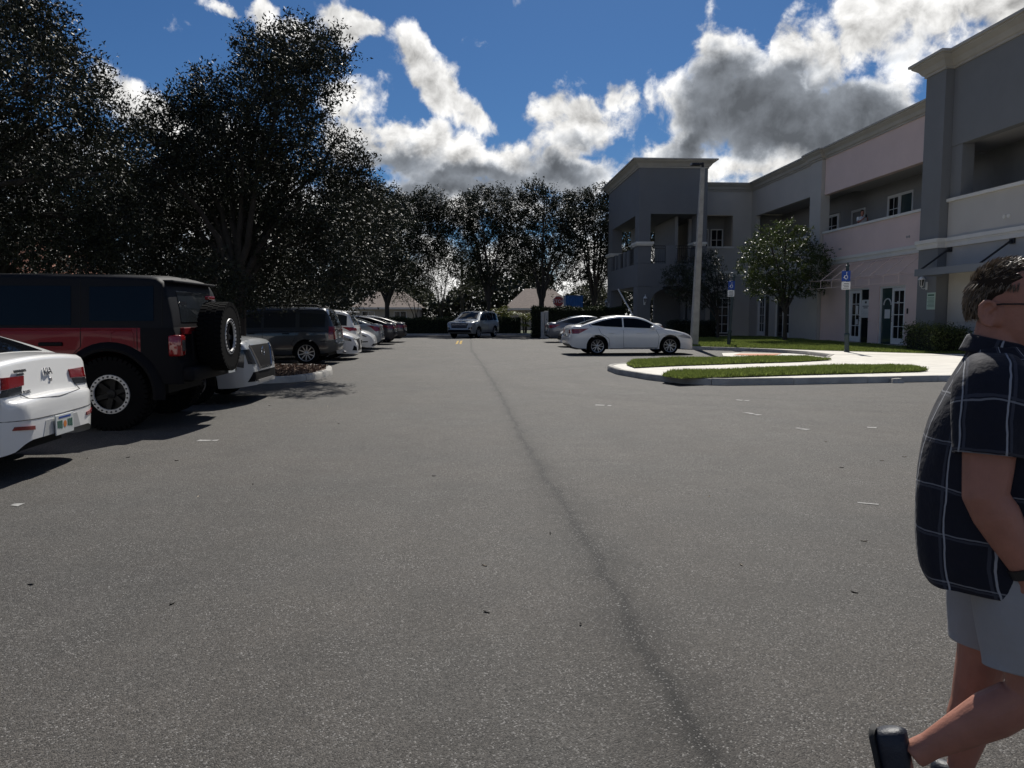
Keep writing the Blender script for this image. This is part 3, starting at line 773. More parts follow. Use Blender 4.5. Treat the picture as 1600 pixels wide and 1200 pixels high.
B('window_recess', MT['inner'], lambda mb: (mb.box(15.3, 17.6, 52.2, 52.4, 4.6, 8.3), mb.box(15.3, 15.5, 50.64, 52.2, 4.6, 8.3), mb.box(17.4, 17.6, 50.64, 52.2, 4.6, 8.3), mb.box(15.3, 17.6, 50.63, 52.4, 8.31, 8.4)))
grid_window('window', 15.75, 16.3, 5.2, 7.35, 52.1, 1, 3); grid_window('window', 16.45, 17.3, 5.2, 7.35, 52.1, 2, 3)
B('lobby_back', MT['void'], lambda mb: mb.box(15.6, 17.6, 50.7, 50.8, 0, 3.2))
# gallery windows and doors on the back wall
def gwin(y0, y1, z0, z1, n):
    for k in range(n):
        a = y0 + (y1 - y0) * k / n; b = y0 + (y1 - y0) * (k + 1) / n
        if k == 0 and n == 2:
            mb = MB(BO); mb.box(20.66, 20.72, a, a + .09, z0, z1); mb.box(20.66, 20.72, b - .09, b, z0, z1); mb.box(20.66, 20.72, a + .09, b - .09, z1 - .12, z1); mb.box(20.66, 20.72, a + .09, b - .09, z0, z0 + .2)
            o = mb.build('gallery_door', MT['frame'], bld); MB(BO).box(20.69, 20.7, a + .09, b - .09, z0 + .2, z1 - .12).build('pane', MT['teal'], o)
        else: leaf('gallery_door', a, b, z0, z1, 20.66, handle=1)
gwin(35.27, 37.48, 4.76, 7.33, 2); gwin(42.45, 44.25, 4.76, 7.2, 1)
B('gallery_door', MT['frame'], lambda mb: wall_x(mb, 20.62, 20.68, 39.6, 41.0, 4.75, 7.1, [(39.7, 40.9, 4.95, 6.98)]))
for y in (31.9, 32.06, 37.9, 38.06): B('drain_scupper', MT['inner'], lambda mb: mb.tube([(XW + .02, y, 4.8), (XW - .015, y, 4.8)], .055, 8))

# pink awning: canvas, ribs, valance
AX, AZ0, AZ1, AY0, AY1 = 17.45, 3.2, 3.96, 30.55, 39.85
aw = MB(BO).tube([(XW - .195, AY0, AZ1), (XW - .195, AY1, AZ1)], .022, 6).build('awning_frame', MT['pink'], bld)
aw['label'] = 'bare pink awning frame of thin ribs without its canvas'
for k, y in enumerate(np.linspace(AY0 + .02, AY1 - .02, 9)):
    MB(BO).tube([(XW - .195, y, AZ1), (AX, y, AZ0)], .02, 6).build('rib', MT['pink'], aw)
    MB(BO).tube([(AX, y, AZ0), (AX, y, AZ0 - .38)], .016, 6).build('drop_bar', MT['pink'], aw)
    MB(BO).tube([(AX, y, AZ0), (XW - .02, y, AZ0)], .014, 6).build('brace', MT['pink'], aw)
for z in (AZ0, AZ0 - .38): MB(BO).tube([(AX, AY0, z), (AX, AY1, z)], .018, 6).build('front_bar', MT['pink'], aw)

# dark bay: projecting column, upper wall, gallery, steel canopy
CX, BX = 18.08, 18.4
B('dark_column', MT['dark'], lambda mb: mb.box(CX, 19.2, 29.02, 30.28, 0, 10.82))
def baywall(mb):
    wall_x(mb, BX, BX + .35, 16, 29.0, 7.88, 10.8)
    wall_x(mb, BX, BX + .35, 16, 19, 4.6, 7.88)
B('dark_bay_wall', MT['dark'], baywall)
B('dark_return', MT['dark'], lambda mb: mb.box(BX + .03, BX + .5, 28.35, 29.0, 4.4, 7.875))
B('beige_parapet', MT['beige'], lambda mb: wall_x(mb, BX, BX + .3, 19, 28.98, 4.36, 5.8))
B('beige_upper_wall', MT['light'], lambda mb: wall_x(mb, BX + .02, BX + .3, 16, 28.98, 3.1, 4.30))
B('beige_lower_wall', MT['beige'], lambda mb: (wall_x(mb, BX + .15, BX + .5, 16, 28.98, 1.215, 3.09), wall_x(mb, BX + .15, BX + .5, 16, 28.98, 0, 1.19), wall_x(mb, BX + .18, BX + .48, 16, 28.98, 1.19, 1.215)))
B('bay_rail_cap', MT['trim'], lambda mb: mb.box(BX - .1, BX + .36, 19, 28.99, 5.802, 5.92))
B('bay_belt', MT['trim'], lambda mb: moulding(mb, [(BX, 16), (BX, 29.02), (CX, 29.02), (CX, 30.28), (XW, 30.28)], belt_prof(4.08, .36, .12)))
B('bay_cornice', MT['corn'], lambda mb: moulding(mb, [(BX, 16), (BX, 29.02), (CX, 29.02), (CX, 30.28), (19.4, 30.28)], cornice_prof(10.78, .58, .5)))
B('bay_roof', MT['corn'], lambda mb: (mb.box(BX + .36, 34, 16, 30.2, 10.9, 11.0), mb.box(19.25, 34, 30.0, 30.2, 9.4, 10.9)))
for k in range(2): B('wall_drain', MT['trim'], lambda mb: mb.lathe([(0, -.01), (.07, -.01), (.07, .02), (.05, .03), (0, .03)], 12, 'x', (BX - .02, 25.6 + .22 * k, 4.86)))
can = B('steel_canopy', MT['canopy'], lambda mb: (mb.box(17.24, BX + .1, 17, 29.0, 3.12, 3.16), mb.box(17.2, 17.26, 16.98, 29.03, 2.98, 3.24), mb.box(17.262, CX + .2, 28.97, 29.03, 2.98, 3.24)))
can['label'] = 'flat slate-grey steel canopy hung on black rods'
for y in (28.75, 25.35, 21.9, 18.5):
    MB(BO).tube([(BX - .03, y, 4.02), (17.27, y, 3.22)], .038, 8).build('tie_rod', MT['iron'], can)
    MB(BO).bbox(BX - .05, BX + .018, y - .12, y + .12, 3.9, 4.14, .01).build('rod_plate', MT['iron'], can)

# corner pavilion
PX0, PX1, PY0, PY1 = 10.6, 14.9, 48.0, 58.5
def pav(mb):
    for (x0, x1, y0, y1) in ((PX0, 11.33, PY0, 49.1), (14.25, PX1, PY0, 49.1), (PX0, 11.33, 57.0, PY1), (14.25, PX1, 57.0, PY1)):
        mb.box(x0, x1, y0, y1, 6.0, 7.8)
    mb.box(PX0, PX1, PY0, PY1, 7.8, 10.62)
B('pavilion_head', MT['dark2'], pav)
def pav2(mb):
    e = .05
    for (x0, x1, y0, y1) in ((PX0 - e, 11.33 + e, PY0 - e, 49.1 + e), (14.25 - e, PX1 - .002, PY0 - e, 49.1 + e), (PX0 - e, 11.33 + e, 57.0 - e, PY1 + e), (14.25 - e, PX1, 57.0 - e, PY1 + e)):
        mb.box(x0, x1, y0, y1, 4.75, 5.82)
        mb.box(x0, x1, y0, y1, 0, 3.3)
    mb.box(PX0 - e + .01, PX1 - .003, PY0 - e + .01, PY1 + e - .01, 3.32, 4.74)
    mb.box(12.32, 12.95, PY0 - .02, PY0 + .25, 4.745, 5.85)
    for y in (51.0, 52.3, 54.0, 55.4): mb.box(PX0, PX0 + .25, y, y + .55, 4.745, 5.8)
B('pavilion_base', MT['dark2'], pav2)
for (x0, x1, y0, y1) in ((PX0, 11.33, PY0, 49.1), (14.25, PX1 - .22, PY0, 49.1), (PX0, 11.33, 57.0, PY1)):
    B('pier_cap', MT['trim'], lambda mb: (mb.box(x0 - .14, x1 + .14, y0 - .14, y1 + .14, 5.83, 5.93), mb.box(x0 - .2, x1 + .2, y0 - .2, y1 + .2, 5.931, 6.07)))
B('pavilion_cornice', MT['corn'], lambda mb: moulding(mb, [(PX1, PY1), (PX0, PY1), (PX0, PY0), (PX1, PY0), (PX1, PY1 - .3)][::-1], cornice_prof(10.6, .52, .5)))
B('pavilion_roof', MT['corn'], lambda mb: mb.box(PX0 + .1, PX1 - .1, PY0 + .1, PY1 - .1, 10.63, 10.8))
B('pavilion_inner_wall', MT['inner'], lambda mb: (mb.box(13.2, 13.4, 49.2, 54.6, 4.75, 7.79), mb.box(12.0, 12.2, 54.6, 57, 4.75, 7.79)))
B('pavilion_side_wall', MT['dark'], lambda mb: (mb.box(14.4, PX1 - .02, 49.16, 56.9, 0, 3.3), mb.box(12.6, 14.38, 52, 52.3, 0, 3.3)))
B('link_wall', MT['light'], lambda mb: mb.box(PX1 + .001, 15.2, 50.65, 58, 0, 9.3))
def spandrel(mb):                                       # arched haunches of the ground opening
    for (cx, s) in ((11.385, 1), (14.19, -1)):
        pts = [(cx, 3.31), (cx, 2.1)] + [(cx + s * .8 * (1 - math.cos(a)), 2.1 + 1.0 * math.sin(a)) for a in np.linspace(.1, math.pi / 2, 8)] + [(cx + s * .8, 3.31)]
        n = len(pts); vs = [(x, PY0 - .04, z) for x, z in pts] + [(x, PY0 + .3, z) for x, z in pts]
        mb.add(vs, [list(range(n)), list(range(n, 2 * n))[::-1]] + [(i, (i + 1) % n, n + (i + 1) % n, n + i) for i in range(n)])
B('arch_haunch', MT['dark2'], spandrel)
def railing(p0, p1, z0=4.76, z1=5.84):
    mb = MB(BO); a, b = Vector(p0), Vector(p1); n = max(2, int((b - a).length / .115))
    mb.tube([(a.x, a.y, z1), (b.x, b.y, z1)], .022, 6); mb.tube([(a.x, a.y, z0 + .1), (b.x, b.y, z0 + .1)], .018, 6); mb.tube([(a.x, a.y, z1 - .16), (b.x, b.y, z1 - .16)], .014, 6)
    for k in range(n + 1):
        q = a.lerp(b, k / n); mb.tube([(q.x, q.y, z0), (q.x, q.y, z1)], .011, 5, cap=False)
    mb.build('railing', MT['iron'], bld)
railing((11.4, PY0 + .1), (12.3, PY0 + .1)); railing((12.97, PY0 + .1), (14.2, PY0 + .1))
railing((PX0 + .12, 49.2), (PX0 + .12, 51)); railing((PX0 + .12, 52.9), (PX0 + .12, 54)); railing((PX0 + .12, 55.95), (PX0 + .12, 56.9))
B('rain_pipe', MT['trim'], lambda mb: mb.tube([tuple(atY(966, 452, 49.4)), tuple(atY(989, 493, 47.2))], .045, 8))

# wall lanterns
def lantern(loc, facing, label):
    t = thing('wall_lantern', label, 'lantern', loc, facing, 'white carriage lanterns on the walls')
    MB().bbox(-.03, .0, -.06, .06, -.2, .12, .01).build('back_plate', MT['frame'], t)
    MB().tube([(-.02, 0, -.1), (-.14, 0, -.16), (-.22, 0, -.12), (-.22, 0, -.06)], .014, 6).build('bracket', MT['frame'], t)
    MB().lathe([(.02, -.08), (.06, -.06), (.075, -.04)], 6, 'z', (-.22, 0, 0)).build('cup', MT['frame'], t)
    MB().lathe([(.062, -.04), (.10, .2)], 6, 'z', (-.22, 0, 0)).build('glass', MT['cglass2'], t)
    mb = MB()
    for k in range(6):
        a = math.pi / 3 * k; mb.tube([(-.22 + .066 * math.cos(a), .066 * math.sin(a), -.04), (-.22 + .104 * math.cos(a), .104 * math.sin(a), .2)], .008, 4)
    mb.build('cage', MT['frame'], t)
    MB().lathe([(.135, .2), (.13, .225), (.06, .31), (.03, .33), (.025, .38), (.035, .4), (.0, .47)], 12, 'z', (-.22, 0, 0)).build('cap', MT['frame'], t, 40)
lantern((CX, 29.62, 2.68), 0, 'white carriage lantern on the dark column above the green notice')
lantern((11.0, PY0 - .05, 2.35), R(90), 'white carriage lantern on the pavilion corner pier above the white sedan')
lantern((PX0 - .05, 57.7, 2.3), 0, 'small white lantern at the far end of the pavilion, over the clipped hedge')
nt_ = thing('notice_plate', 'pale green printed notice screwed to the dark column under the lantern', 'sign', (CX - .012, 29.28, 2.04))
MB().bbox(-.01, .01, -.27, .27, -.33, .33, .004).build('plate', MT['green_notice'], nt_)
def nlines(mb):
    mb.box(-.014, -.0105, -.2, .2, .2, .26)
    for k in range(8): mb.box(-.014, -.0105, -.22, .22 - .03 * (k % 3), .12 - k * .05, .135 - k * .05)
mb = MB(); nlines(mb); mb.build('print', MT['plate_green'], nt_)

# ------------------------------------------------------------------ vegetation
def unitv(n):
    a = RNG.normal(size=(n, 3)); return a / np.linalg.norm(a, axis=1)[:, None]

def leaves(P, D, size, asp=.42):
    """diamond leaves at P pointing along D"""
    n = len(P)
    s = unitv(n); b = np.cross(D, s); b /= np.linalg.norm(b, axis=1)[:, None] + 1e-9
    l = (size * RNG.uniform(.6, 1.3, n))[:, None]; w = l * asp
    nrm = np.cross(D, b)
    return np.stack([P - D * l * .5, P + b * w * .5 + nrm * w * .18 - D * l * .05, P + D * l * .5, P - b * w * .5 + nrm * w * .18 - D * l * .05], 1).reshape(-1, 3)

def twigs(clumps, per, k, tl, size, shell=.5, up=.35):
    """clumps: (x,y,z,r[,flat]); returns leaf corners. per = twigs per m2 of clump shell, k leaves on each twig of length tl"""
    out = []
    for c in clumps:
        x, y, z, r = c[:4]; fl = c[4] if len(c) > 4 else .85
        n = max(4, int(per * 4 * r * r))
        d = unitv(n)
        rad = r * (shell + (1 - shell) * RNG.uniform(0, 1, n) ** .6) * (1 + .16 * np.sin(d[:, 0] * 5 + x) * np.sin(d[:, 2] * 6 + y))
        p = np.array([x, y, z]) + d * rad[:, None] * np.array([1, 1, fl])
        td = d * .8 + unitv(n) * .7 + np.array([0, 0, up]); td /= np.linalg.norm(td, axis=1)[:, None]
        t = RNG.uniform(-.2, 1, (n, k)); L_ = tl * RNG.uniform(.5, 1.4, n)
        q = p[:, None, :] + td[:, None, :] * (t * L_[:, None])[:, :, None] + RNG.normal(size=(n, k, 3)) * tl * .16
        dd = td[:, None, :] * .7 + RNG.normal(size=(n, k, 3)) * .6
        dd /= np.linalg.norm(dd, axis=2)[:, :, None]
        out.append(leaves(q.reshape(-1, 3), dd.reshape(-1, 3), size))
    return np.concatenate(out)

def limb(mb, a, b, r0, r1, sag=.0, n=5, wob=.12):
    a, b = Vector(a), Vector(b); L_ = (b - a).length
    pts = []
    for i in range(n + 1):
        t = i / n; p = a.lerp(b, t)
        p += Vector((random.uniform(-1, 1), random.uniform(-1, 1), random.uniform(-.5, .5))) * wob * L_ * .25 * math.sin(math.pi * t)
        p.z += sag * L_ * math.sin(math.pi * t)
        pts.append(p)
    mb.tube(pts, [r0 + (r1 - r0) * i / n for i in range(n + 1)], 7, cap=False)
    return pts

def tree(name, label, base, trunk_r, fork, clumps, leafmat, per, k, tl, size, group=None, cat='tree', forks=None, shell=.5, lean=(0, 0), limbs=9):
    t = thing(name, label, cat, base, 0, group)
    o = Vector(base)
    mb = MB(); f = Vector((lean[0], lean[1], fork))
    mb.tube([(0, 0, -.15), (trunk_r * .1, 0, .12), (f.x * .3, f.y * .3, fork * .45), f], [trunk_r * 1.7, trunk_r * 1.08, trunk_r * .95, trunk_r * .85], 10, cap=False)
    cl = sorted(clumps, key=lambda c: -c[3])
    for c in cl[:limbs]:
        e = Vector(c[:3]) - o
        mid = f.lerp(e, .45) + Vector((0, 0, .12 * (e - f).length))
        s = f - Vector((0, 0, random.uniform(0, .25) * fork))
        p = limb(mb, s, mid, trunk_r * .6, trunk_r * .32, .05); limb(mb, p[-1], e, trunk_r * .32, trunk_r * .1, .05)
        for j in range(5):
            q = e + Vector(unitv(1)[0]) * c[3] * .85; limb(mb, p[-1].lerp(e, random.uniform(.2, .9)), q, trunk_r * .14, .012, .03, 4)
    mb.build('trunk', MT['bark'], t, 60)
    V = twigs(clumps, per, k, tl, size, shell) - np.array(base)
    link(bpy.data.objects.new('crown', raw_mesh('crown', V, 4, leafmat)), t)
    return t

def pxc(lst, Y, spread=1.2):
    """clump centres read off the photograph at a distance Y (spread in depth at random)"""
    out = []
    for (x, y, r) in lst:
        yy = Y + random.uniform(-spread, spread); q = atY(x, y, yy); out.append((q[0], q[1], max(q[2], .6), r * Y / F))
    return out

# big oaks on the left
A = pxc([(455, 75, 42), (420, 95, 45), (480, 80, 40), (512, 82, 34), (395, 75, 28), (450, 130, 55), (500, 118, 40), (400, 135, 42), (430, 185, 55), (480, 175, 34),
         (330, 150, 34), (322, 125, 20), (300, 165, 36), (350, 190, 50), (250, 195, 40), (290, 215, 55), (380, 240, 70), (460, 240, 52), (520, 250, 50), (548, 262, 34),
         (230, 250, 55), (300, 290, 75), (400, 310, 70), (480, 315, 65), (545, 310, 45), (570, 300, 28), (240, 330, 60), (340, 370, 60), (440, 375, 55), (520, 375, 50), (570, 355, 40), (280, 400, 45), (400, 420, 40), (500, 425, 38), (560, 415, 34), (330, 440, 40), (240, 430, 40), (440, 450, 36), (530, 455, 30), (380, 465, 30)], 19.3, 1.9)
tree('oak_tree', 'tall dark oak with a leaning top rising from the mulch island', (-5.75, 19.6, .1), .17, 2.3, A, MT['leaf'], 88, 15, .36, .088, limbs=16, lean=(.1, -.1))
Bc = pxc([(20, 20, 45), (60, 30, 40), (75, 55, 36), (30, 75, 55), (-40, 40, 70), (95, 85, 30), (60, 120, 60), (120, 120, 44), (0, 160, 60), (140, 150, 38), (90, 190, 55), (160, 190, 45), (185, 225, 40), (-50, 200, 70), (50, 250, 60), (130, 270, 60), (190, 285, 46),
         (20, 320, 60), (100, 340, 60), (180, 350, 55), (-40, 340, 60), (60, 385, 45), (150, 395, 45)], 15.5, 1.8)
tree('oak_tree', 'dark oak filling the left edge above the red off-roader roof', (-10.9, 15.8, .06), .19, 2.6, Bc, MT['leaf'], 92, 15, .32, .08, limbs=12)
Cc = pxc([(330, 260, 60), (270, 300, 60), (390, 290, 60), (230, 350, 60), (310, 360, 62), (400, 370, 60), (190, 390, 55), (350, 420, 40), (260, 425, 42), (430, 420, 42), (150, 420, 40), (380, 330, 60), (460, 340, 50), (300, 450, 36), (400, 455, 36), (470, 455, 30), (200, 455, 36)], 27, 2.4)
tree('oak_tree', 'shadowed oak behind the spare wheel of the red off-roader', (-8.85, 27.3, 0.06), .2, 3.0, Cc, MT['leaf'], 60, 14, .34, .12, limbs=9)
Dc = pxc([(60, 300, 90), (-30, 260, 80), (150, 310, 80), (30, 390, 70), (120, 400, 60), (200, 360, 60), (-60, 380, 70)], 24, 2.2)
tree('oak_tree', 'background oak seen past the left oak above the hardtop roof', (-14.6, 24.5, .06), .2, 2.8, Dc, MT['leaf'], 48, 14, .36, .13, limbs=7)
Ec = pxc([(520, 340, 50), (570, 330, 42), (480, 390, 48), (540, 395, 46), (590, 385, 40), (610, 340, 36), (500, 440, 36), (570, 440, 34), (450, 440, 36), (615, 420, 30)], 38, 2.5)
tree('oak_tree', 'shadowed oak behind the row of white parked cars', (-10.9, 38.5, .06), .2, 3.0, Ec, MT['leaf_far'], 40, 13, .42, .15, limbs=8)
# row along the far end of the lot
far = [('slender oak left of the far row with its trunk above the dark sedans', (605, 62), [(560, 320, 34), (600, 320, 32), (640, 330, 36), (670, 325, 34), (690, 345, 26), (580, 360, 36), (625, 365, 38), (670, 370, 34), (545, 380, 34), (600, 405, 34), (645, 410, 32), (685, 400, 24), (570, 425, 30), (620, 440, 24), (655, 440, 22)], .2),
       ('oak of the far row directly behind the oncoming silver sport utility car', (764, 62), [(725, 325, 24), (750, 318, 26), (780, 312, 24), (720, 355, 26), (755, 350, 32), (790, 350, 28), (730, 390, 28), (765, 390, 30), (800, 385, 26), (720, 420, 22), (755, 428, 26), (790, 420, 24)], .2),
       ('oak of the far row leaning beside the red stop sign', (846, 61), [(812, 320, 22), (830, 300, 18), (850, 315, 26), (880, 320, 22), (815, 355, 28), (850, 352, 30), (885, 350, 26), (820, 392, 26), (855, 395, 30), (885, 390, 26), (835, 428, 24), (868, 430, 24), (812, 420, 18)], .24),
       ('oak of the far row against the pavilion wall', (928, 63), [(905, 320, 24), (930, 315, 24), (950, 325, 22), (900, 355, 28), (935, 350, 30), (960, 360, 26), (905, 392, 24), (940, 392, 28), (962, 410, 24), (900, 425, 18), (930, 432, 20), (950, 300, 14)], .2),
       ]
far.append(('oak behind the pavilion seen through its open porch', (1005, 68), [(965, 350, 22), (990, 345, 24), (1020, 350, 22), (970, 385, 22), (1000, 380, 24), (1030, 385, 22), (960, 420, 20), (990, 420, 22), (1020, 425, 22), (1040, 360, 18)], .2))
for lab, (px, Y), cl, tr in far:
    b = atY(px, 500, Y)
    tree('oak_tree', lab, (b[0], Y, .05), tr, 2.6, pxc(cl, Y, 2.2), MT['leaf_far'], 30, 12, .55, .18, 'oaks along the far end of the lot', limbs=9, shell=.25)
for lab, px, Y, cl in [('thin pale scrubby tree left of the straight wooden pole', 690, 68, [(665, 380, 22), (690, 375, 22), (705, 400, 22), (670, 415, 24), (700, 430, 22), (680, 450, 22)]),
                       ('thin pale scrubby tree right of the straight wooden pole', 738, 70, [(730, 440, 20), (748, 450, 20), (715, 455, 18), (735, 415, 16)]),
                       ('bushy low tree in the gap behind the far left hedge', 650, 70, [(640, 440, 26), (660, 455, 24), (625, 455, 24)]),
                       ('low leafy tree behind the blue ribbed box', 905, 70, [(900, 455, 16), (930, 452, 20), (945, 465, 18), (880, 468, 12)])]:
    b = atY(px, 500, Y)
    tree('scrub_tree', lab, (b[0], Y, .0), .09, 1.0, pxc(cl, Y, 1.5), MT['leaf_pale'], 15, 9, .6, .15, 'scrubby trees beyond the hedge', limbs=6, shell=.2)
# small trees in front of the building
rc = atY(1225, 410, 39.3)
R_ = pxc([(1225, 362, 22), (1200, 372, 24), (1250, 372, 22), (1180, 395, 24), (1215, 395, 30), (1255, 395, 26), (1280, 398, 18), (1170, 418, 20), (1200, 425, 30), (1240, 425, 30), (1275, 420, 24), (1190, 448, 24), (1225, 452, 24), (1262, 448, 22), (1285, 445, 12), (1178, 440, 16)], 39.3, 1.1)
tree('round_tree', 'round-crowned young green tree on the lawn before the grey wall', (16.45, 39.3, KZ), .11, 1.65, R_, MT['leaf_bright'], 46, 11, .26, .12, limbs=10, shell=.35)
S_ = pxc([(1075, 418, 18), (1105, 410, 20), (1120, 430, 18), (1060, 432, 20), (1090, 440, 24), (1122, 450, 18), (1048, 448, 14), (1070, 460, 20), (1100, 465, 22), (1128, 468, 12), (1050, 428, 12), (1118, 402, 10)], 44, .8)
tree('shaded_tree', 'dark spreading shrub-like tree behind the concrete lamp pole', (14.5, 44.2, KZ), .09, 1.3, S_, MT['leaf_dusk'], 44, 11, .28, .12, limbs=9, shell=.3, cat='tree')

# hedges
def hedge(name, label, x0, x1, y0, y1, z0, z1, dens, size, m=None, group=None, rnd=.1, bulge=0):
    t = thing(name, label, 'hedge', ((x0 + x1) / 2, (y0 + y1) / 2, z0), 0, group)
    o = np.array(t.location)
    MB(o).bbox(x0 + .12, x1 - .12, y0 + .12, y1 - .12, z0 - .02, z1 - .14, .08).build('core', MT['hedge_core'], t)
    a = 2 * ((x1 - x0) + (y1 - y0)) * (z1 - z0) + (x1 - x0) * (y1 - y0); n = int(a * dens)
    p = np.c_[RNG.uniform(x0, x1, n), RNG.uniform(y0, y1, n), RNG.uniform(z0, z1, n)]
    f = RNG.integers(0, 8, n); e = np.abs(RNG.normal(0, rnd, n))
    p[f == 0, 0] = x0 + e[f == 0]; p[f == 1, 0] = x1 - e[f == 1]
    k = (f == 2) | (f == 3); p[k, 1] = y0 + e[k]
    k = f == 4; p[k, 1] = y1 - e[k]
    k = f >= 5; p[k, 2] = z1 - e[k]
    p += RNG.normal(size=(n, 3)) * rnd * .5
    p[:, 2] += .05 * np.sin(p[:, 0] * 3.1) + .04 * np.sin(p[:, 0] * 7.3 + p[:, 1] * 4)
    d = unitv(n) + np.array([0, -.1, .5]); d /= np.linalg.norm(d, axis=1)[:, None]
    p[:, 2] = np.maximum(p[:, 2], z0 + .01)
    link(bpy.data.objects.new('foliage', raw_mesh('foliage', leaves(p, d, size, .55) - o, 4, m or MT['hedge'])), t)
hedge('clipped_hedge', 'tall square-clipped hedge beside the white utility cabinet', 4.25, 10.4, 51.2, 52.5, 0, 2.02, 330, .11)
hedge('long_hedge', 'low dark hedge closing the far end of the aisle', -9.2, 3.9, 59, 60.2, .05, 1.3, 300, .13)
hedge('long_hedge', 'dark hedge along the verge behind the left parked cars', -12.2, -10.9, 18, 57, .06, 1.35, 130, .13)
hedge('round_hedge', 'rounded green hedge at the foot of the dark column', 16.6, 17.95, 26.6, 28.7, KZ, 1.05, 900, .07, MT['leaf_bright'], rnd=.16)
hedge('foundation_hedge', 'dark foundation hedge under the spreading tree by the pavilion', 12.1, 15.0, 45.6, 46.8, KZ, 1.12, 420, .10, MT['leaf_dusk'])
def far_wood():
    n = 70000
    x = RNG.uniform(-75, 60, n); y = RNG.uniform(92, 112, n); h = 5.8 + 1.6 * np.sin(x * .31) + 1.1 * np.sin(x * .83 + 1) + .5 * np.sin(x * 2.1)
    z = h * RNG.uniform(0, 1, n) ** .6
    o = link(bpy.data.objects.new('far_wood', raw_mesh('far_wood', leaves(np.c_[x, y, z], unitv(n), .6, .6), 4, MT['leaf_far'])))
    tag(o, 'dark belt of trees on the horizon beyond the lot', 'trees', kind='stuff')
far_wood()
# palm clump
def palm(base, label, n=26, L0=1.9, name='palm_shrub'):
    t = thing(name, label, 'palm', base)
    mb = MB()
    for k in range(5): a = k * 1.3; mb.tube([(.12 * math.cos(a), .12 * math.sin(a), 0), (.2 * math.cos(a), .2 * math.sin(a), .9 + .25 * k)], [.05, .035], 6)
    mb.build('stem', MT['bark'], t)
    P = []; D = []
    for k in range(n):
        a = random.uniform(0, 6.28); el = random.uniform(.5, 1.35); L_ = L0 * random.uniform(.7, 1.15); z0 = random.uniform(.5, 1.6)
        for q in np.linspace(.1, 1, 26):
            r = L_ * q * math.cos(el); z = z0 + L_ * q * math.sin(el) - .55 * L_ * q * q
            c = np.array([r * math.cos(a), r * math.sin(a), z]); tg = np.array([math.cos(a) * math.cos(el), math.sin(a) * math.cos(el), math.sin(el) - 1.1 * q])
            for s in (-1, 1):
                sd_ = np.array([-math.sin(a) * s, math.cos(a) * s, -.25]); d = tg * .6 + sd_; d /= np.linalg.norm(d)
                P.append(c + d * .16); D.append(d)
    link(bpy.data.objects.new('fronds', raw_mesh('fronds', leaves(np.array(P), np.array(D), .36, .12), 4, MT['palm'])), t)
b = atY(785, 500, 62.5); palm((b[0], 62.5, 0), 'yellow-green feather palm behind the far hedge right of the silver car', 34, 2.1)
b = atY(820, 500, 64); palm((b[0], 64, 0), 'small dark palm in front of the far pale house', 16, 1.5)

# ------------------------------------------------------------------ vehicles
def pchip(pts):
    pts = sorted(pts); x = np.array([p[0] for p in pts], float); y = np.array([p[1] for p in pts], float)
    h = np.diff(x); d = np.diff(y) / h; m = np.zeros(len(x))
    for i in range(1, len(x) - 1):
        if d[i - 1] * d[i] > 0: m[i] = 2 * d[i - 1] * d[i] / (d[i - 1] + d[i])
    m[0] = d[0]; m[-1] = d[-1]
    def f(q):
        q = min(max(q, x[0]), x[-1]); i = min(max(int(np.searchsorted(x, q)) - 1, 0), len(h) - 1)
        t = (q - x[i]) / h[i]
        return float((2*t**3 - 3*t**2 + 1) * y[i] + (t**3 - 2*t**2 + t) * h[i] * m[i] + (-2*t**3 + 3*t**2) * y[i+1] + (t**3 - t**2) * h[i] * m[i+1])
    return f

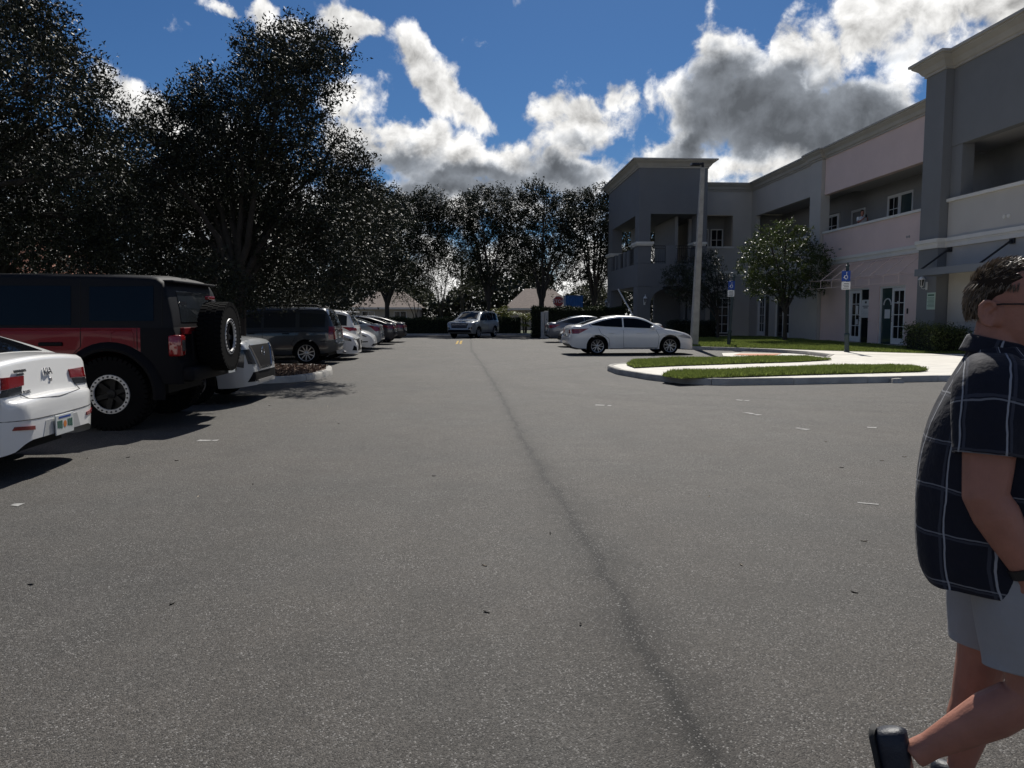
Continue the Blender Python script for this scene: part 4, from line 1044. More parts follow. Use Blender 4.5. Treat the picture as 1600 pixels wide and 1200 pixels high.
WHEELS = {}
def wheel_mesh(style, r, w, rim):
    key = (style, r, w, rim)
    if key in WHEELS: return WHEELS[key]
    t = MB(); hw = w / 2                                # axis along y, outer face at -y... mirrored by rotation
    t.lathe([(rim * .97, -hw * .8), (rim + .012, -hw * .98), (r * .93, -hw), (r * .985, -hw * .82), (r, -hw * .5), (r, hw * .5), (r * .985, hw * .82), (r * .93, hw), (rim + .012, hw * .98), (rim * .97, hw * .8)], 40, 'y')
    if style == 'bead':                                 # mud-terrain blocks
        for k in range(44):
            a = 2 * math.pi * k / 44
            for (y0, y1, da, r0) in ((-hw * 1.02, -hw * .45, 0, r * .90), (-hw * .36, hw * .0, .5, r * .985), (hw * .08, hw * .4, 0, r * .985), (hw * .48, hw * 1.02, .5, r * .90)):
                st = len(t.v); t.box(r0, r * 1.022, y0, y1, -.021, .021); t.xf(Matrix.Rotation(a + da * 2 * math.pi / 44, 4, 'Y'), st)
    tm = t.mesh('tyre', MT['tyre'], 45)
    m = MB(); yf = -hw * .72
    # barrel and face are at negative y (the outer side)
    m.mi = 1; m.lathe([(rim * .96, hw * .7), (rim * .9, hw * .4), (rim * .86, -hw * .35), (0, -hw * .3)], 32, 'y')
    m.mi = 0
    if style == 'bead':
        m.mi = 2; m.lathe([(rim * .80, -hw * .86), (rim * .82, -hw * .98), (rim * 1.0, -hw * 1.0), (rim * 1.03, -hw * .9), (rim * 1.03, -hw * .7)], 40, 'y')
        m.mi = 1
        for k in range(24):
            a = 2 * math.pi * k / 24; m.lathe([(.011, -hw * .97), (.011, -hw * 1.06), (0, -hw * 1.06)], 6, 'y', (rim * .91 * math.cos(a), 0, rim * .91 * math.sin(a)))
    else: m.lathe([(rim * .9, -hw * .72), (rim * .93, -hw * .86), (rim * .99, -hw * .9), (rim * 1.01, -hw * .84), (rim * .97, -hw * .7)], 40, 'y')
    spec = {'bead': (6, .30, .0), 'split5': (5, .115, .30), 'multi': (10, .13, 0), 'five': (5, .34, 0), 'seven': (7, .2, 0)}[style]
    n, sw, split = spec
    m.mi = 1 if style == 'bead' else 0
    for k in range(n):
        a = 2 * math.pi * k / n + math.pi / 2
        for q in ((-split, split) if split else (0,)):
            p0 = a + q * .25; p1 = a + q * .9
            c0 = Vector((math.cos(p0), 0, math.sin(p0))) * rim * .2; c1 = Vector((math.cos(p1), 0, math.sin(p1))) * rim * .93
            d = (c1 - c0).normalized(); nn = Vector((-d.z, 0, d.x)); w0, w1 = rim * sw * .55, rim * sw * .42
            y0, y1 = yf - .004, yf + .01
            ring = lambda c, ww, yy: [c + nn * ww + Vector((0, yy + .035, 0)), c + nn * ww * .8 + Vector((0, yy, 0)), c - nn * ww * .8 + Vector((0, yy, 0)), c - nn * ww + Vector((0, yy + .035, 0))]
            m.loft([ring(c0, w0, y1), ring(c0.lerp(c1, .5), (w0 + w1) / 2, y1 - .006), ring(c1, w1, y0)])
    m.lathe([(rim * .24, yf + .03), (rim * .22, yf - .008), (rim * .12, yf - .016), (0, yf - .018)], 20, 'y')
    mats = [MT['alloy'], MT['dalloy'], MT['silver']]
    rm = m.mesh('rim', mats, 35)
    WHEELS[key] = (tm, rm); return WHEELS[key]

class Car:
    def __init__(s, name, label, cat, loc, rotz, S, group=None):
        s.S = S; s.t = thing(name, label, cat, loc, rotz, group)
        L_ = S['L']; s.x0, s.x1 = -L_ / 2, L_ / 2
        s.top = pchip(S['top']); s.roof = pchip(S['roof']) if S.get('roof') else None
        W = S['W'] / 2
        s.plan = pchip([(s.x0 + a, W * b) for a, b in S.get('rear_plan', [(0, .70), (.03, .80), (.12, .91), (.35, .975), (.9, 1.0)])] + [(0, W)] + [(s.x1 - a, W * b) for a, b in S.get('front_plan', [(.9, 1.0), (.4, .965), (.16, .87), (.05, .72), (0, .58)])])
        s.bot = pchip(S['bot'])
        s.body()
    def zbot(s, x):
        S = s.S; z = s.bot(x)
        for xc in S['wx']:
            d = abs(x - xc); ra = S['wr'] + S.get('gap', .055)
            if d < ra: z = max(z, S['wr'] + math.sqrt(ra * ra - d * d) * S.get('arch_f', 1.0))
        return z
    def body(s):
        S = s.S; xs = set(np.linspace(s.x0, s.x1, 70))
        for e, sg in ((s.x0, 1), (s.x1, -1)):
            for q in (.004, .012, .025, .04, .06, .085, .11, .14, .18, .22, .27): xs.add(e + sg * q)
        ra = S['wr'] + S.get('gap', .055)
        for xc in S['wx']:
            for a in np.linspace(0, math.pi, 25): xs.add(xc + (ra - 1e-4) * math.cos(a))
            xs.add(xc - ra - .002); xs.add(xc + ra + .002)
        xs = sorted(x for x in xs if s.x0 <= x <= s.x1)
        zl = S.get('zlow', .22); ztm = S.get('zmax', 1.0); tuck, tum, rs, crown = S.get('tuck', .07), S.get('tum', .05), S.get('rs', .07), S.get('crown', .035)
        rings = []
        for x in xs:
            w = s.plan(x); zt = s.top(x); zb = min(s.zbot(x), zt - .03)
            r = min(rs, (zt - zb) * .45)
            half = []
            for t in (0, .1, .22, .36, .5, .64, .78, .9, 1):
                z = zb + (zt - r - zb) * t; zn = (z - zl) / (ztm - zl)
                k = 1 - tuck * max(0, (.42 - zn) / .42) ** 2 - tum * max(0, (zn - .5) / .5) ** 2
                cre = S.get('crease')
                if cre: k += cre[1] * math.exp(-((z - cre[0]) / .05) ** 2)
                half.append((w * k, z))
            yw, zz = half[-1]
            for a in (30, 60, 90): half.append((yw - r * (1 - math.cos(R(a))) * S.get('rsy', 1.4), zz + r * math.sin(R(a))))
            yd = half[-1][0]
            for q in (.75, .5, .25, 0): half.append((yd * q, zt + crown * (1 - q * q) * min(1, w / (S['W'] / 2))))
            ring = [(x, y, z) for y, z in half] + [(x, -y, z) for y, z in half[-2::-1]]
            rings.append(ring)
        mb = MB(); mb.loft(rings, True, True, close=False)
        s.nlow = len(mb.f)
        g = None
        if s.roof:
            g = mb if not S.get('hardtop') else MB()
            rx = [p[0] for p in S['roof']]; a, b = min(rx), max(rx); xr = sorted(set(np.linspace(a, b, 46)) | {a + q for q in (.01, .03, .06, .1)} | {b - q for q in (.01, .03, .06, .1)})
            gr = []; tb = S.get('gtum', .30); rr = S.get('groof_r', .10)
            for x in xr:
                zb = s.top(x) - .04; zr = max(s.roof(x), zb + .02); h = zr - zb
                wb = s.plan(x) * S.get('gw', .945); r = min(rr, h * .45)
                half = [(wb - tb * h * t, zb + (h - r) * t) for t in (0, .35, .7, 1)]
                yw, zz = half[-1]
                for an in (25, 50, 75, 90): half.append((yw - 1.6 * r * (1 - math.cos(R(an))), zz + r * math.sin(R(an))))
                yd = half[-1][0]
                for q in (.7, .35, 0): half.append((yd * q, zr + .025 * (1 - q * q)))
                gr.append([(x, y, z) for y, z in half] + [(x, -y, z) for y, z in half[-2::-1]])
            g.loft(gr, True, True, close=False)
        fm = S.get('facemat')
        if fm:
            for i, f in enumerate(mb.f):
                c = [sum(mb.v[j][k] for j in f) / len(f) for k in range(3)]; mb.m[i] = fm(*c)
        vs = list(mb.v); fs = [list(f) for f in mb.f]
        s.b = mb.build('body', [S['paint'], MT['black']], s.t, S.get('sm', 38))
        if s.roof and S.get('hardtop'):
            n = len(vs); vs += g.v; fs += [[i + n for i in f] for f in g.f]
            s.ht = g.build('hardtop', S['hardtop'], s.t, 38)
        s.bvh = BVHTree.FromPolygons([Vector(v) for v in vs], fs)
        # dark floor pan and wheel housings
        u = MB(); wi = S['W'] / 2 - S.get('tw', .22) - .06
        u.box(s.x0 + .3, s.x1 - .3, -wi, wi, S.get('zu', .2), .62); u.build('floor_pan', MT['under'], s.t)
        for i, xc in enumerate(S['wx']):
            for sd_ in (-1, 1):
                tm, rm = wheel_mesh(S['wheel'], S['wr'], S.get('tw', .22), S['rim'])
                o = link(bpy.data.objects.new('wheel', tm), s.t); o.location = (xc, sd_ * (S['W'] / 2 - S.get('tw', .22) / 2 - S.get('inset', .02)), S['wr'])
                if sd_ > 0: o.rotation_euler = (0, 0, math.pi)
                o.rotation_euler.y = random.uniform(0, 1) if S['wheel'] != 'bead' else .2
                link(bpy.data.objects.new('rim', rm), o)
    # --- pieces laid on the body skin
    def cast(s, p, proj):
        o, d = {'L': (Vector((p[0], 3, p[1])), Vector((0, -1, 0))), 'R': (Vector((p[0], -3, p[1])), Vector((0, 1, 0))),
                'rear': (Vector((-6, p[0], p[1])), Vector((1, 0, 0))), 'front': (Vector((6, p[0], p[1])), Vector((-1, 0, 0))),
                'top': (Vector((p[0], p[1], 4)), Vector((0, 0, -1)))}[proj]
        h = s.bvh.ray_cast(o, d)
        if h[0] is None:
            q = s.bvh.find_nearest(o + d * (o.length - 1)); return q[0], -d
        n = h[1]
        if n.dot(d) > 0: n = -n
        return h[0], (n - d * .3).normalized()
    def patch(s, name, poly, proj, m, off=.005, res=.07, parent=None, thick=.012):
        bm = bmesh.new(); f = bm.faces.new([bm.verts.new((p[0], p[1], 0)) for p in poly])
        lo = [min(p[i] for p in poly) for i in (0, 1)]; hi = [max(p[i] for p in poly) for i in (0, 1)]
        for ax in (0, 1):
            n = int((hi[ax] - lo[ax]) / res)
            for k in range(1, n + 1):
                c = lo[ax] + (hi[ax] - lo[ax]) * k / (n + 1)
                co = (c, 0, 0) if ax == 0 else (0, c, 0); no = (1, 0, 0) if ax == 0 else (0, 1, 0)
                bmesh.ops.bisect_plane(bm, geom=bm.verts[:] + bm.edges[:] + bm.faces[:], plane_co=co, plane_no=no)
        bmesh.ops.triangulate(bm, faces=[f for f in bm.faces if len(f.verts) > 4])
        nor = {}
        for v in bm.verts:
            p, n = s.cast((v.co.x, v.co.y), proj); v.co = p + n * off; nor[v] = n
        be = [e for e in bm.edges if e.is_boundary]
        ex = bmesh.ops.extrude_edge_only(bm, edges=be)
        old = {}
        for v in [g for g in ex['geom'] if isinstance(g, bmesh.types.BMVert)]:
            src = min(nor, key=lambda q: (q.co - v.co).length_squared); v.co = v.co - nor[src] * thick
        bmesh.ops.recalc_face_normals(bm, faces=bm.faces)
        me = bpy.data.meshes.new(name); bm.to_mesh(me); bm.free(); me.materials.append(m); smooth_by_angle(me, 50)
        return link(bpy.data.objects.new(name, me), parent or s.t)
    def both(s, name, poly, m, **k):
        for pr in 'LR': s.patch(name, poly, pr, m, **k)
    def ends(s, name, poly, proj, m, **k):
        s.patch(name, poly, proj, m, **k); s.patch(name, [(-p[0], p[1]) for p in poly], proj, m, **k)
    def seam(s, pts, proj, r=.005, m=None, name='panel_gap', off=.0):
        P = []
        for a, b in zip(pts, pts[1:]):
            n = max(2, int(math.hypot(b[0] - a[0], b[1] - a[1]) / .05))
            for i in range(n): P.append((a[0] + (b[0] - a[0]) * i / n, a[1] + (b[1] - a[1]) * i / n))
        P.append(pts[-1])
        mb = MB(); mb.tube([s.cast(p, proj)[0] + s.cast(p, proj)[1] * off for p in P], r, 5); return mb.build(name, m or MT['under'], s.t)
    def side_glass(s, ranges, lo=.035, hi=.085, m=None, ends_=(.0, .0)):
        for (a, b) in ranges:
            xs = np.linspace(a, b, max(6, int((b - a) / .08)))
            up = [(x, s.roof(x) - hi) for x in xs if s.roof(x) - hi > s.top(x) + lo + .015]; dn = [(x, s.top(x) + lo) for x in xs if s.roof(x) - hi > s.top(x) + lo + .015]
            s.both('side_window', dn + up[::-1], m or MT['cglass'])
    def glass_top(s, xa, ya, xb, yb, name='windscreen', m=None):
        s.patch(name, [(xa, -ya), (xb, -yb), (xb, yb), (xa, ya)], 'top', m or MT['cglass'], res=.1)
    def mirrors(s, x, z):
        for sg in (-1, 1):
            w = s.plan(x) * .96
            MB().bbox(x - .09, x + .07, *sorted((sg * (w + .02), sg * (w + .19))), z, z + .13, .04).build('mirror', s.S.get('mirror', s.S['paint']), s.t, 60)
    def handles(s, xs, z, m=None):
        for x in xs:
            for sg in (-1, 1):
                p, n = s.cast((x, z), 'L' if sg > 0 else 'R')
                MB().bbox(x - .1, x + .1, *sorted((p.y - sg * .01, p.y + sg * .03)), z - .015, z + .015, .01).build('door_handle', m or s.S['paint'], s.t, 60)
    def plate(s, proj, z, tilt=0, blank=False):
        x, n = s.cast((0, z), proj); sg = -1 if proj == 'rear' else 1
        e = link(bpy.data.objects.new('number_plate', MB().bbox(-.006, .006, -.15, .15, -.075, .075, .003).mesh('number_plate', MT['plate'])), s.t)
        e.location = x + Vector((sg * .02, 0, 0)); e.rotation_euler = (0, tilt, 0)
        if not blank:
            mb = MB()
            for k, yy in enumerate((-.115, -.085, -.055, .055, .085, .115)): mb.box(sg * .0062, sg * .008, yy - .01, yy + .01, -.03 + .004 * (k % 3), .032)
            mb.build('plate_characters', MT['plate_green'], e)['kind'] = 'stuff'
            MB().lathe([(0, sg * .0065), (.026, sg * .0065), (.026, sg * .0085), (0, sg * .0085)], 10, 'x', (0, 0, 0)).build('plate_orange', MT['plate_orange'], e)
            MB().box(sg * .0062, sg * .008, -.1, .1, .048, .062).build('plate_band', MT['sign_blue'], e)
        return e

def sedan(name, label, loc, rotz, paint, group=None, **kw):
    S = dict(L=4.87, W=1.83, wx=(-1.38, 1.42), wr=.335, rim=.235, wheel='split5', paint=paint, zmax=1.05,
             top=[(-2.435, .58), (-2.425, .66), (-2.39, .78), (-2.36, .95), (-2.30, 1.06), (-2.2, 1.09), (-1.7, 1.08), (-1.1, 1.03), (-.2, .99), (.7, .96), (1.0, .99), (1.4, .95), (1.85, .86), (2.15, .77), (2.32, .66), (2.40, .56), (2.435, .48)],
             roof=[(-2.0, 1.08), (-1.55, 1.25), (-1.0, 1.40), (-.45, 1.465), (.0, 1.455), (.4, 1.38), (.8, 1.2), (1.22, .98)],
             bot=[(-2.435, .42), (-2.3, .30), (-1.9, .24), (0, .21), (1.9, .22), (2.3, .2), (2.435, .22)])
    S.update(kw)
    return Car(name, label, 'car', loc, rotz, S, group)
def sedan_kit(c, tail=None, head=None, glass=None, handles=True):
    c.side_glass([(-1.62, -.42), (-.36, .78)], m=glass)
    c.glass_top(.40, .50, 1.12, .64, m=glass); c.glass_top(-1.1, .52, -1.88, .60, 'rear_window', m=glass)
    c.mirrors(.72, .95)
    if handles: c.handles((-.85, .22), .82)
    for pr in 'LR':
        c.seam([(-.39, .97), (-.39, .45), (-.36, .27)], pr); c.seam([(.86, .94), (.98, .7), (.95, .27)], pr); c.seam([(-.39, .27), (.95, .27)], pr)
        c.seam([(-1.35, 1.02), (-1.25, .8), (-.95, .62), (-.9, .27)], pr)
    if tail: c.both('tail_light', tail[0], MT['red_lens'], off=.012); c.ends('tail_light', tail[1], 'rear', MT['red_lens'], off=.012)
    if head: c.both('headlight', head[0], MT['lens'], off=.01); c.ends('headlight', head[1], 'front', MT['lens'], off=.01)
    c.patch('lower_bumper', [(-.62, .34), (.62, .34), (.55, .46), (-.55, .46)], 'rear', MT['black'])
    c.plate('rear', .72 if c.S['L'] > 4.6 else .62)
    c.patch('grille', [(-.5, .33), (.5, .33), (.62, .45), (.45, .56), (-.45, .56), (-.62, .45)], 'front', MT['black'])
    c.seam([(-.62, .94), (-.58, .7), (0, .66), (.58, .7), (.62, .94)], 'rear')

HL = ([(1.62, .70), (2.05, .62), (2.26, .60), (2.2, .68), (1.95, .76)], [(.35, .58), (.68, .62), (.72, .70), (.38, .66)])
TL = ([(-2.33, .80), (-2.34, .97), (-2.1, .98), (-1.72, .99), (-1.98, .86), (-2.1, .80)], [(.42, .82), (.78, .80), (.78, .96), (.42, .93)])
# white sedan on the right, tail towards the aisle
alt = sedan('parked_sedan', 'white four-door sedan parked side-on beside the grass island', (6.12, 29.5, 0), R(3.5), MT['p_white'], wheel='split5', rim=.245, wr=.338, gap=.075, crease=(.80, .006))
sedan_kit(alt, TL, HL)
alt.both('window_trim', [(-1.72, 1.10), (-1.66, 1.16), (-1.6, 1.07), (-1.64, 1.06)], MT['chrome'])
alt.both('sill_trim', [(-.9, .235), (.95, .235), (.95, .25), (-.9, .25)], MT['black'])
# grey sedan beyond, then a white car nose-out between them
gs = sedan('parked_sedan', 'blue-grey sedan with red tail light beside the clipped hedge', (6.75, 43.2, 0), R(2), MT['p_grey'], wheel='five'); sedan_kit(gs, TL, HL, MT['cglass2'])
nw = sedan('parked_sedan', 'white car parked nose-out, mostly hidden behind the white sedan', (6.75, 36.6, 0), R(180), MT['p_white'], wheel='five'); sedan_kit(nw, TL, HL)
nw.patch('grille_mesh', [(-.55, .40), (.55, .40), (.6, .62), (-.6, .62)], 'front', MT['black'], off=.012)

# left row, far to near
XE = -3.95
def at_rear(L_, Y, dx=0): return (XE + dx - L_ / 2, Y, 0)
f_ = sedan('parked_sedan', 'dark sedan at the far end of the left row, beside the hedge', at_rear(4.75, 43.8, .35), R(180), MT['p_navy'], L=4.87, wheel='five'); sedan_kit(f_, TL, HL)
e_ = sedan('parked_sedan', 'black sedan with bright alloy wheel, second from the far end', at_rear(4.75, 40.6, .1), R(180), MT['p_navy'], wheel='five', rim=.24); sedan_kit(e_, TL, HL)
CT = ([(-2.34, .80), (-2.36, .98), (-2.05, 1.03), (-1.8, 1.04), (-2.02, .96), (-2.12, .84), (-2.2, .78)], [(.5, .84), (.78, .78), (.80, .98), (.5, 1.0)])
d_ = sedan('parked_sedan', 'silver sedan with hooked red tail light behind the white hatch-nosed car', at_rear(4.65, 34.9, -.02), R(180), MT['p_silver'], wheel='five'); sedan_kit(d_, CT, HL, MT['cglass2'])
tes = sedan('parked_sedan', 'white smooth-nosed electric sedan parked nose towards the aisle', at_rear(4.87, 32.0, .1), 0, MT['p_white'], wheel='seven',
            top=[(-2.435, .58), (-2.41, .75), (-2.36, .95), (-2.3, 1.08), (-1.7, 1.08), (-.2, 1.0), (.7, .97), (1.0, .99), (1.4, .95), (1.8, .88), (2.1, .79), (2.3, .68), (2.40, .55), (2.435, .40)])
tes.side_glass([(-1.62, -.42), (-.36, .78)]); tes.glass_top(.40, .50, 1.12, .64); tes.mirrors(.72, .95)
tes.both('headlight', [(1.78, .74), (2.12, .62), (2.2, .63), (2.08, .70), (1.86, .78)], MT['dark_lens'], off=.008)
tes.both('fog_slot', [(1.98, .40), (2.22, .41), (2.22, .45), (1.98, .44)], MT['black'])
tes.patch('lower_intake', [(-.7, .25), (.7, .25), (.6, .34), (-.6, .34)], 'front', MT['black'])

def suv(name, label, loc, rotz, paint, group=None, **kw):
    S = dict(L=4.66, W=1.84, wx=(-1.36, 1.36), wr=.36, rim=.245, wheel='five', paint=paint, zmax=1.1, gtum=.22, gw=.955, zu=.26,
             top=[(-2.33, .62), (-2.31, .76), (-2.26, .98), (-2.2, 1.06), (-1.6, 1.07), (0, 1.02), (.8, 1.02), (1.05, 1.08), (1.5, 1.03), (1.95, .96), (2.15, .86), (2.26, .70), (2.33, .5)],
             roof=[(-2.24, 1.06), (-2.14, 1.3), (-2.0, 1.56), (-1.7, 1.64), (-1.0, 1.69), (-.2, 1.7), (.35, 1.62), (.8, 1.38), (1.25, 1.08)],
             bot=[(-2.33, .46), (-2.2, .34), (-1.9, .28), (0, .25), (1.9, .26), (2.33, .3)])
    S.update(kw)
    return Car(name, label, 'car', loc, rotz, S, group)
def suv_kit(c, glass=None):
    c.side_glass([(-1.98, -1.28), (-1.2, -.2), (-.14, .95)], hi=.12, m=glass)
    c.glass_top(.45, .55, 1.15, .68, m=glass); c.mirrors(.85, 1.02); c.handles((-.7, .3), .92)
    c.patch('rear_window', [(-.62, 1.12), (.62, 1.12), (.54, 1.50), (-.54, 1.50)], 'rear', glass or MT['cglass'])
    for pr in 'LR':
        c.seam([(-.17, 1.0), (-.17, .3)], pr); c.seam([(.95, 1.0), (1.0, .7), (.93, .3)], pr); c.seam([(-1.25, 1.0), (-1.15, .8), (-.92, .65), (-.9, .3)], pr)
    c.both('side_cladding', [(-.9, .26), (.9, .26), (.9, .36), (-.9, .36)], MT['black'])
    c.patch('lower_bumper', [(-.7, .40), (.7, .40), (.7, .54), (-.7, .54)], 'rear', MT['black']); c.plate('rear', .8)
# white crossover tail-out
ro = suv('parked_crossover', 'white crossover with roof spoiler and red tail light in the left row', at_rear(4.66, 29.2, -.15), R(180), MT['p_white']); suv_kit(ro, MT['cglass2'])
ro.both('tail_light', [(-2.26, .94), (-2.2, 1.04), (-1.8, 1.06), (-1.95, .98), (-2.1, .90)], MT['red_lens'], off=.014); ro.ends('tail_light', [(.45, .92), (.86, .92), (.86, 1.03), (.45, 1.01)], 'rear', MT['red_lens'], off=.014)
MB().bbox(-2.26, -1.95, -.58, .58, 1.585, 1.625, .015).build('spoiler', MT['p_white'], ro.t)
# white nose-out hatchback
lx = sedan('parked_hatchback', 'white hatchback nosing out between the charcoal wagon and the electric sedan', at_rear(4.5, 26.5, .02), 0, MT['p_white'], wheel='five', L=4.87,
           top=[(-2.435, .6), (-2.36, .95), (-2.2, 1.05), (-1.1, 1.05), (-.2, 1.02), (.7, .99), (1.0, 1.01), (1.4, .98), (1.85, .92), (2.15, .84), (2.32, .74), (2.40, .60), (2.435, .48)])
lx.side_glass([(-1.62, -.42), (-.36, .78)]); lx.glass_top(.40, .50, 1.12, .64); lx.mirrors(.72, .97)
lx.both('headlight', [(1.75, .76), (2.1, .66), (2.3, .62), (2.26, .70), (2.0, .80)], MT['dark_lens'], off=.008); lx.ends('headlight', [(.4, .64), (.72, .68), (.74, .76), (.42, .70)], 'front', MT['lens'])
lx.patch('grille', [(-.3, .3), (.3, .3), (.16, .48), (.34, .68), (-.34, .68), (-.16, .48)], 'front', MT['black'], off=.01); lx.ends('bumper_vent', [(.5, .3), (.74, .32), (.7, .48), (.56, .42)], 'front', MT['black'])
# charcoal boxy wagon (old compact sport utility)
es = suv('parked_wagon', 'charcoal boxy sport utility car with roof rails beyond the mulch island', at_rear(4.45, 24.05, .02), R(180), MT['p_char'], L=4.45, W=1.8, wheel='multi', wr=.355, rim=.25, gtum=.17, zmax=1.12, tum=.03, wx=(-1.31, 1.31),
         top=[(-2.225, .62), (-2.2, .68), (-2.15, .74), (-2.12, 1.0), (-2.08, 1.06), (-1.4, 1.06), (0, 1.05), (.85, 1.04), (1.0, 1.10), (1.6, 1.06), (1.95, 1.0), (2.12, .9), (2.2, .7), (2.225, .55)],
         roof=[(-2.12, 1.06), (-2.06, 1.25), (-1.93, 1.60), (-1.82, 1.68), (-1.2, 1.71), (-.2, 1.71), (.35, 1.66), (.75, 1.42), (1.15, 1.1)],
         bot=[(-2.225, .44), (-2.1, .40), (-1.8, .34), (0, .30), (1.9, .32), (2.225, .36)], sm=32)
es.side_glass([(-1.86, -1.12)], hi=.17, lo=.06, m=MT['cglass2']); es.side_glass([(-1.0, -.08), (.0, .85)], hi=.15, lo=.06, m=MT['cglass2'])
es.glass_top(.5, .55, 1.08, .66); es.mirrors(.8, 1.06); es.handles((-.72, .28), .93, MT['black'])
es.patch('rear_window', [(-.6, 1.16), (.6, 1.16), (.54, 1.54), (-.54, 1.54)], 'rear', MT['cglass']); es.plate('rear', .86)
es.both('tail_light', [(-2.11, .76), (-2.09, 1.12), (-1.98, 1.12), (-1.97, .76)], MT['red_lens'], off=.012); es.ends('tail_light', [(.68, .76), (.84, .76), (.80, 1.14), (.68, 1.14)], 'rear', MT['red_lens'], off=.012)
es.both('side_cladding', [(-.9, .31), (.9, .31), (.9, .5), (-.9, .5)], MT['p_char'], off=.014)
for pr in 'LR': es.seam([(-.04, 1.04), (-.04, .33)], pr); es.seam([(-1.06, 1.04), (-.98, .8), (-.88, .6)], pr); es.seam([(.92, 1.04), (.92, .4)], pr); es.seam([(-2.1, .72), (-1.72, .70)], pr, .008)
for sg in (-1, 1):
    MB().tube([(-1.75, sg * .60, 1.70), (-1.6, sg * .62, 1.775), (-1.2, sg * .62, 1.79), (0, sg * .62, 1.79), (.2, sg * .62, 1.76), (.32, sg * .6, 1.69)], .018, 6).build('roof_rail', MT['black'], es.t, 60)
MB().tube([(-2.18, -.45, .33), (-2.28, -.45, .32)], .035, 8).build('exhaust_pipe', MT['alloy'], es.t)

# pale sport utility car, nose-out next to the red off-roader
ni = suv('parked_crossover', 'pale sport utility car nosing out behind the spare wheel of the red off-roader', at_rear(4.75, 13.7, .42), 0, MT['p_pearl_shaded'], L=4.66, W=1.9, wr=.37, front_plan=[(.9, 1.0), (.35, .985), (.14, .92), (.05, .80), (0, .70)],
         top=[(-2.33, .62), (-2.2, 1.1), (-1.6, 1.1), (0, 1.06), (.8, 1.06), (1.05, 1.12), (1.5, 1.10), (1.95, 1.06), (2.16, 1.02), (2.23, .93), (2.29, .72), (2.32, .58), (2.33, .46)])
suv_kit(ni, MT['cglass2'])
ni.patch('grille', [(-.36, .58), (.36, .58), (.62, .96), (-.62, .96)], 'front', MT['black'], off=.012); ni.seam([(-.62, .96), (-.36, .57), (.36, .57), (.62, .96)], 'front', .018, MT['chrome'], 'grille_chrome', .012)
ni.ends('headlight', [(.56, .64), (.80, .66), (.86, .90), (.70, .90)], 'front', MT['dark_lens'], off=.012); ni.both('headlight', [(2.02, .64), (2.2, .60), (2.22, .90), (2.0, .90)], MT['dark_lens'], off=.01)
ni.both('day_lamp', [(1.95, .93), (2.18, .92), (2.19, .96), (1.94, .98)], MT['lens'], off=.012)
ni.patch('lower_intake', [(-.8, .36), (.8, .36), (.7, .52), (-.7, .52)], 'front', MT['black']); ni.patch('skid_plate', [(-.5, .34), (.5, .34), (.45, .38), (-.45, .38)], 'front', MT['alloy'], off=.02)
bd = ni.cast((0, .83), 'front')[0]; MB().lathe([(.075, .0), (.085, .008), (.095, 0)], 20, 'x', (bd.x + .02, 0, .83)).build('round_badge', MT['chrome'], ni.t)

# silver sport utility car rolling towards us
ex = suv('moving_sport_utility', 'silver-white sport utility car driving towards us at the far end of the aisle', (.35, 53.0, 0), R(-114), MT['p_silver'], L=5.0, W=1.98, wr=.385, rim=.26, wx=(-1.43, 1.43), zmax=1.2,
         top=[(-2.5, .66), (-2.47, .8), (-2.4, 1.1), (-2.3, 1.15), (-1.6, 1.15), (0, 1.12), (.8, 1.12), (1.1, 1.16), (1.6, 1.13), (2.1, 1.07), (2.35, .98), (2.44, .8), (2.5, .55)],
         roof=[(-2.4, 1.14), (-2.3, 1.4), (-2.1, 1.68), (-1.7, 1.76), (-1.0, 1.79), (-.1, 1.78), (.4, 1.70), (.85, 1.45), (1.3, 1.15)],
         bot=[(-2.5, .5), (-2.2, .34), (0, .28), (1.9, .28), (2.5, .34)], front_plan=[(.9, 1.0), (.35, .98), (.14, .90), (.05, .80), (0, .72)])
suv_kit(ex)
ex.patch('grille', [(-.55, .66), (.55, .66), (.62, .98), (-.62, .98)], 'front', MT['dalloy'], off=.012); ex.patch('bumper_guard', [(-.85, .36), (.85, .36), (.8, .56), (-.8, .56)], 'front', MT['black'], off=.012)
ex.ends('headlight', [(.64, .84), (.92, .86), (.92, 1.0), (.64, .98)], 'front', MT['lens'], off=.014); ex.both('headlight', [(2.1, .9), (2.36, .88), (2.36, .98), (2.1, 1.02)], MT['lens'], off=.012)
ex.ends('fog_light', [(.66, .6), (.88, .6), (.88, .74), (.66, .70)], 'front', MT['dark_lens'], off=.014)
for k in range(3): ex.seam([(-.55, .72 + .08 * k), (.55, .72 + .08 * k)], 'front', .014, MT['chrome'], 'grille_bar', .014)

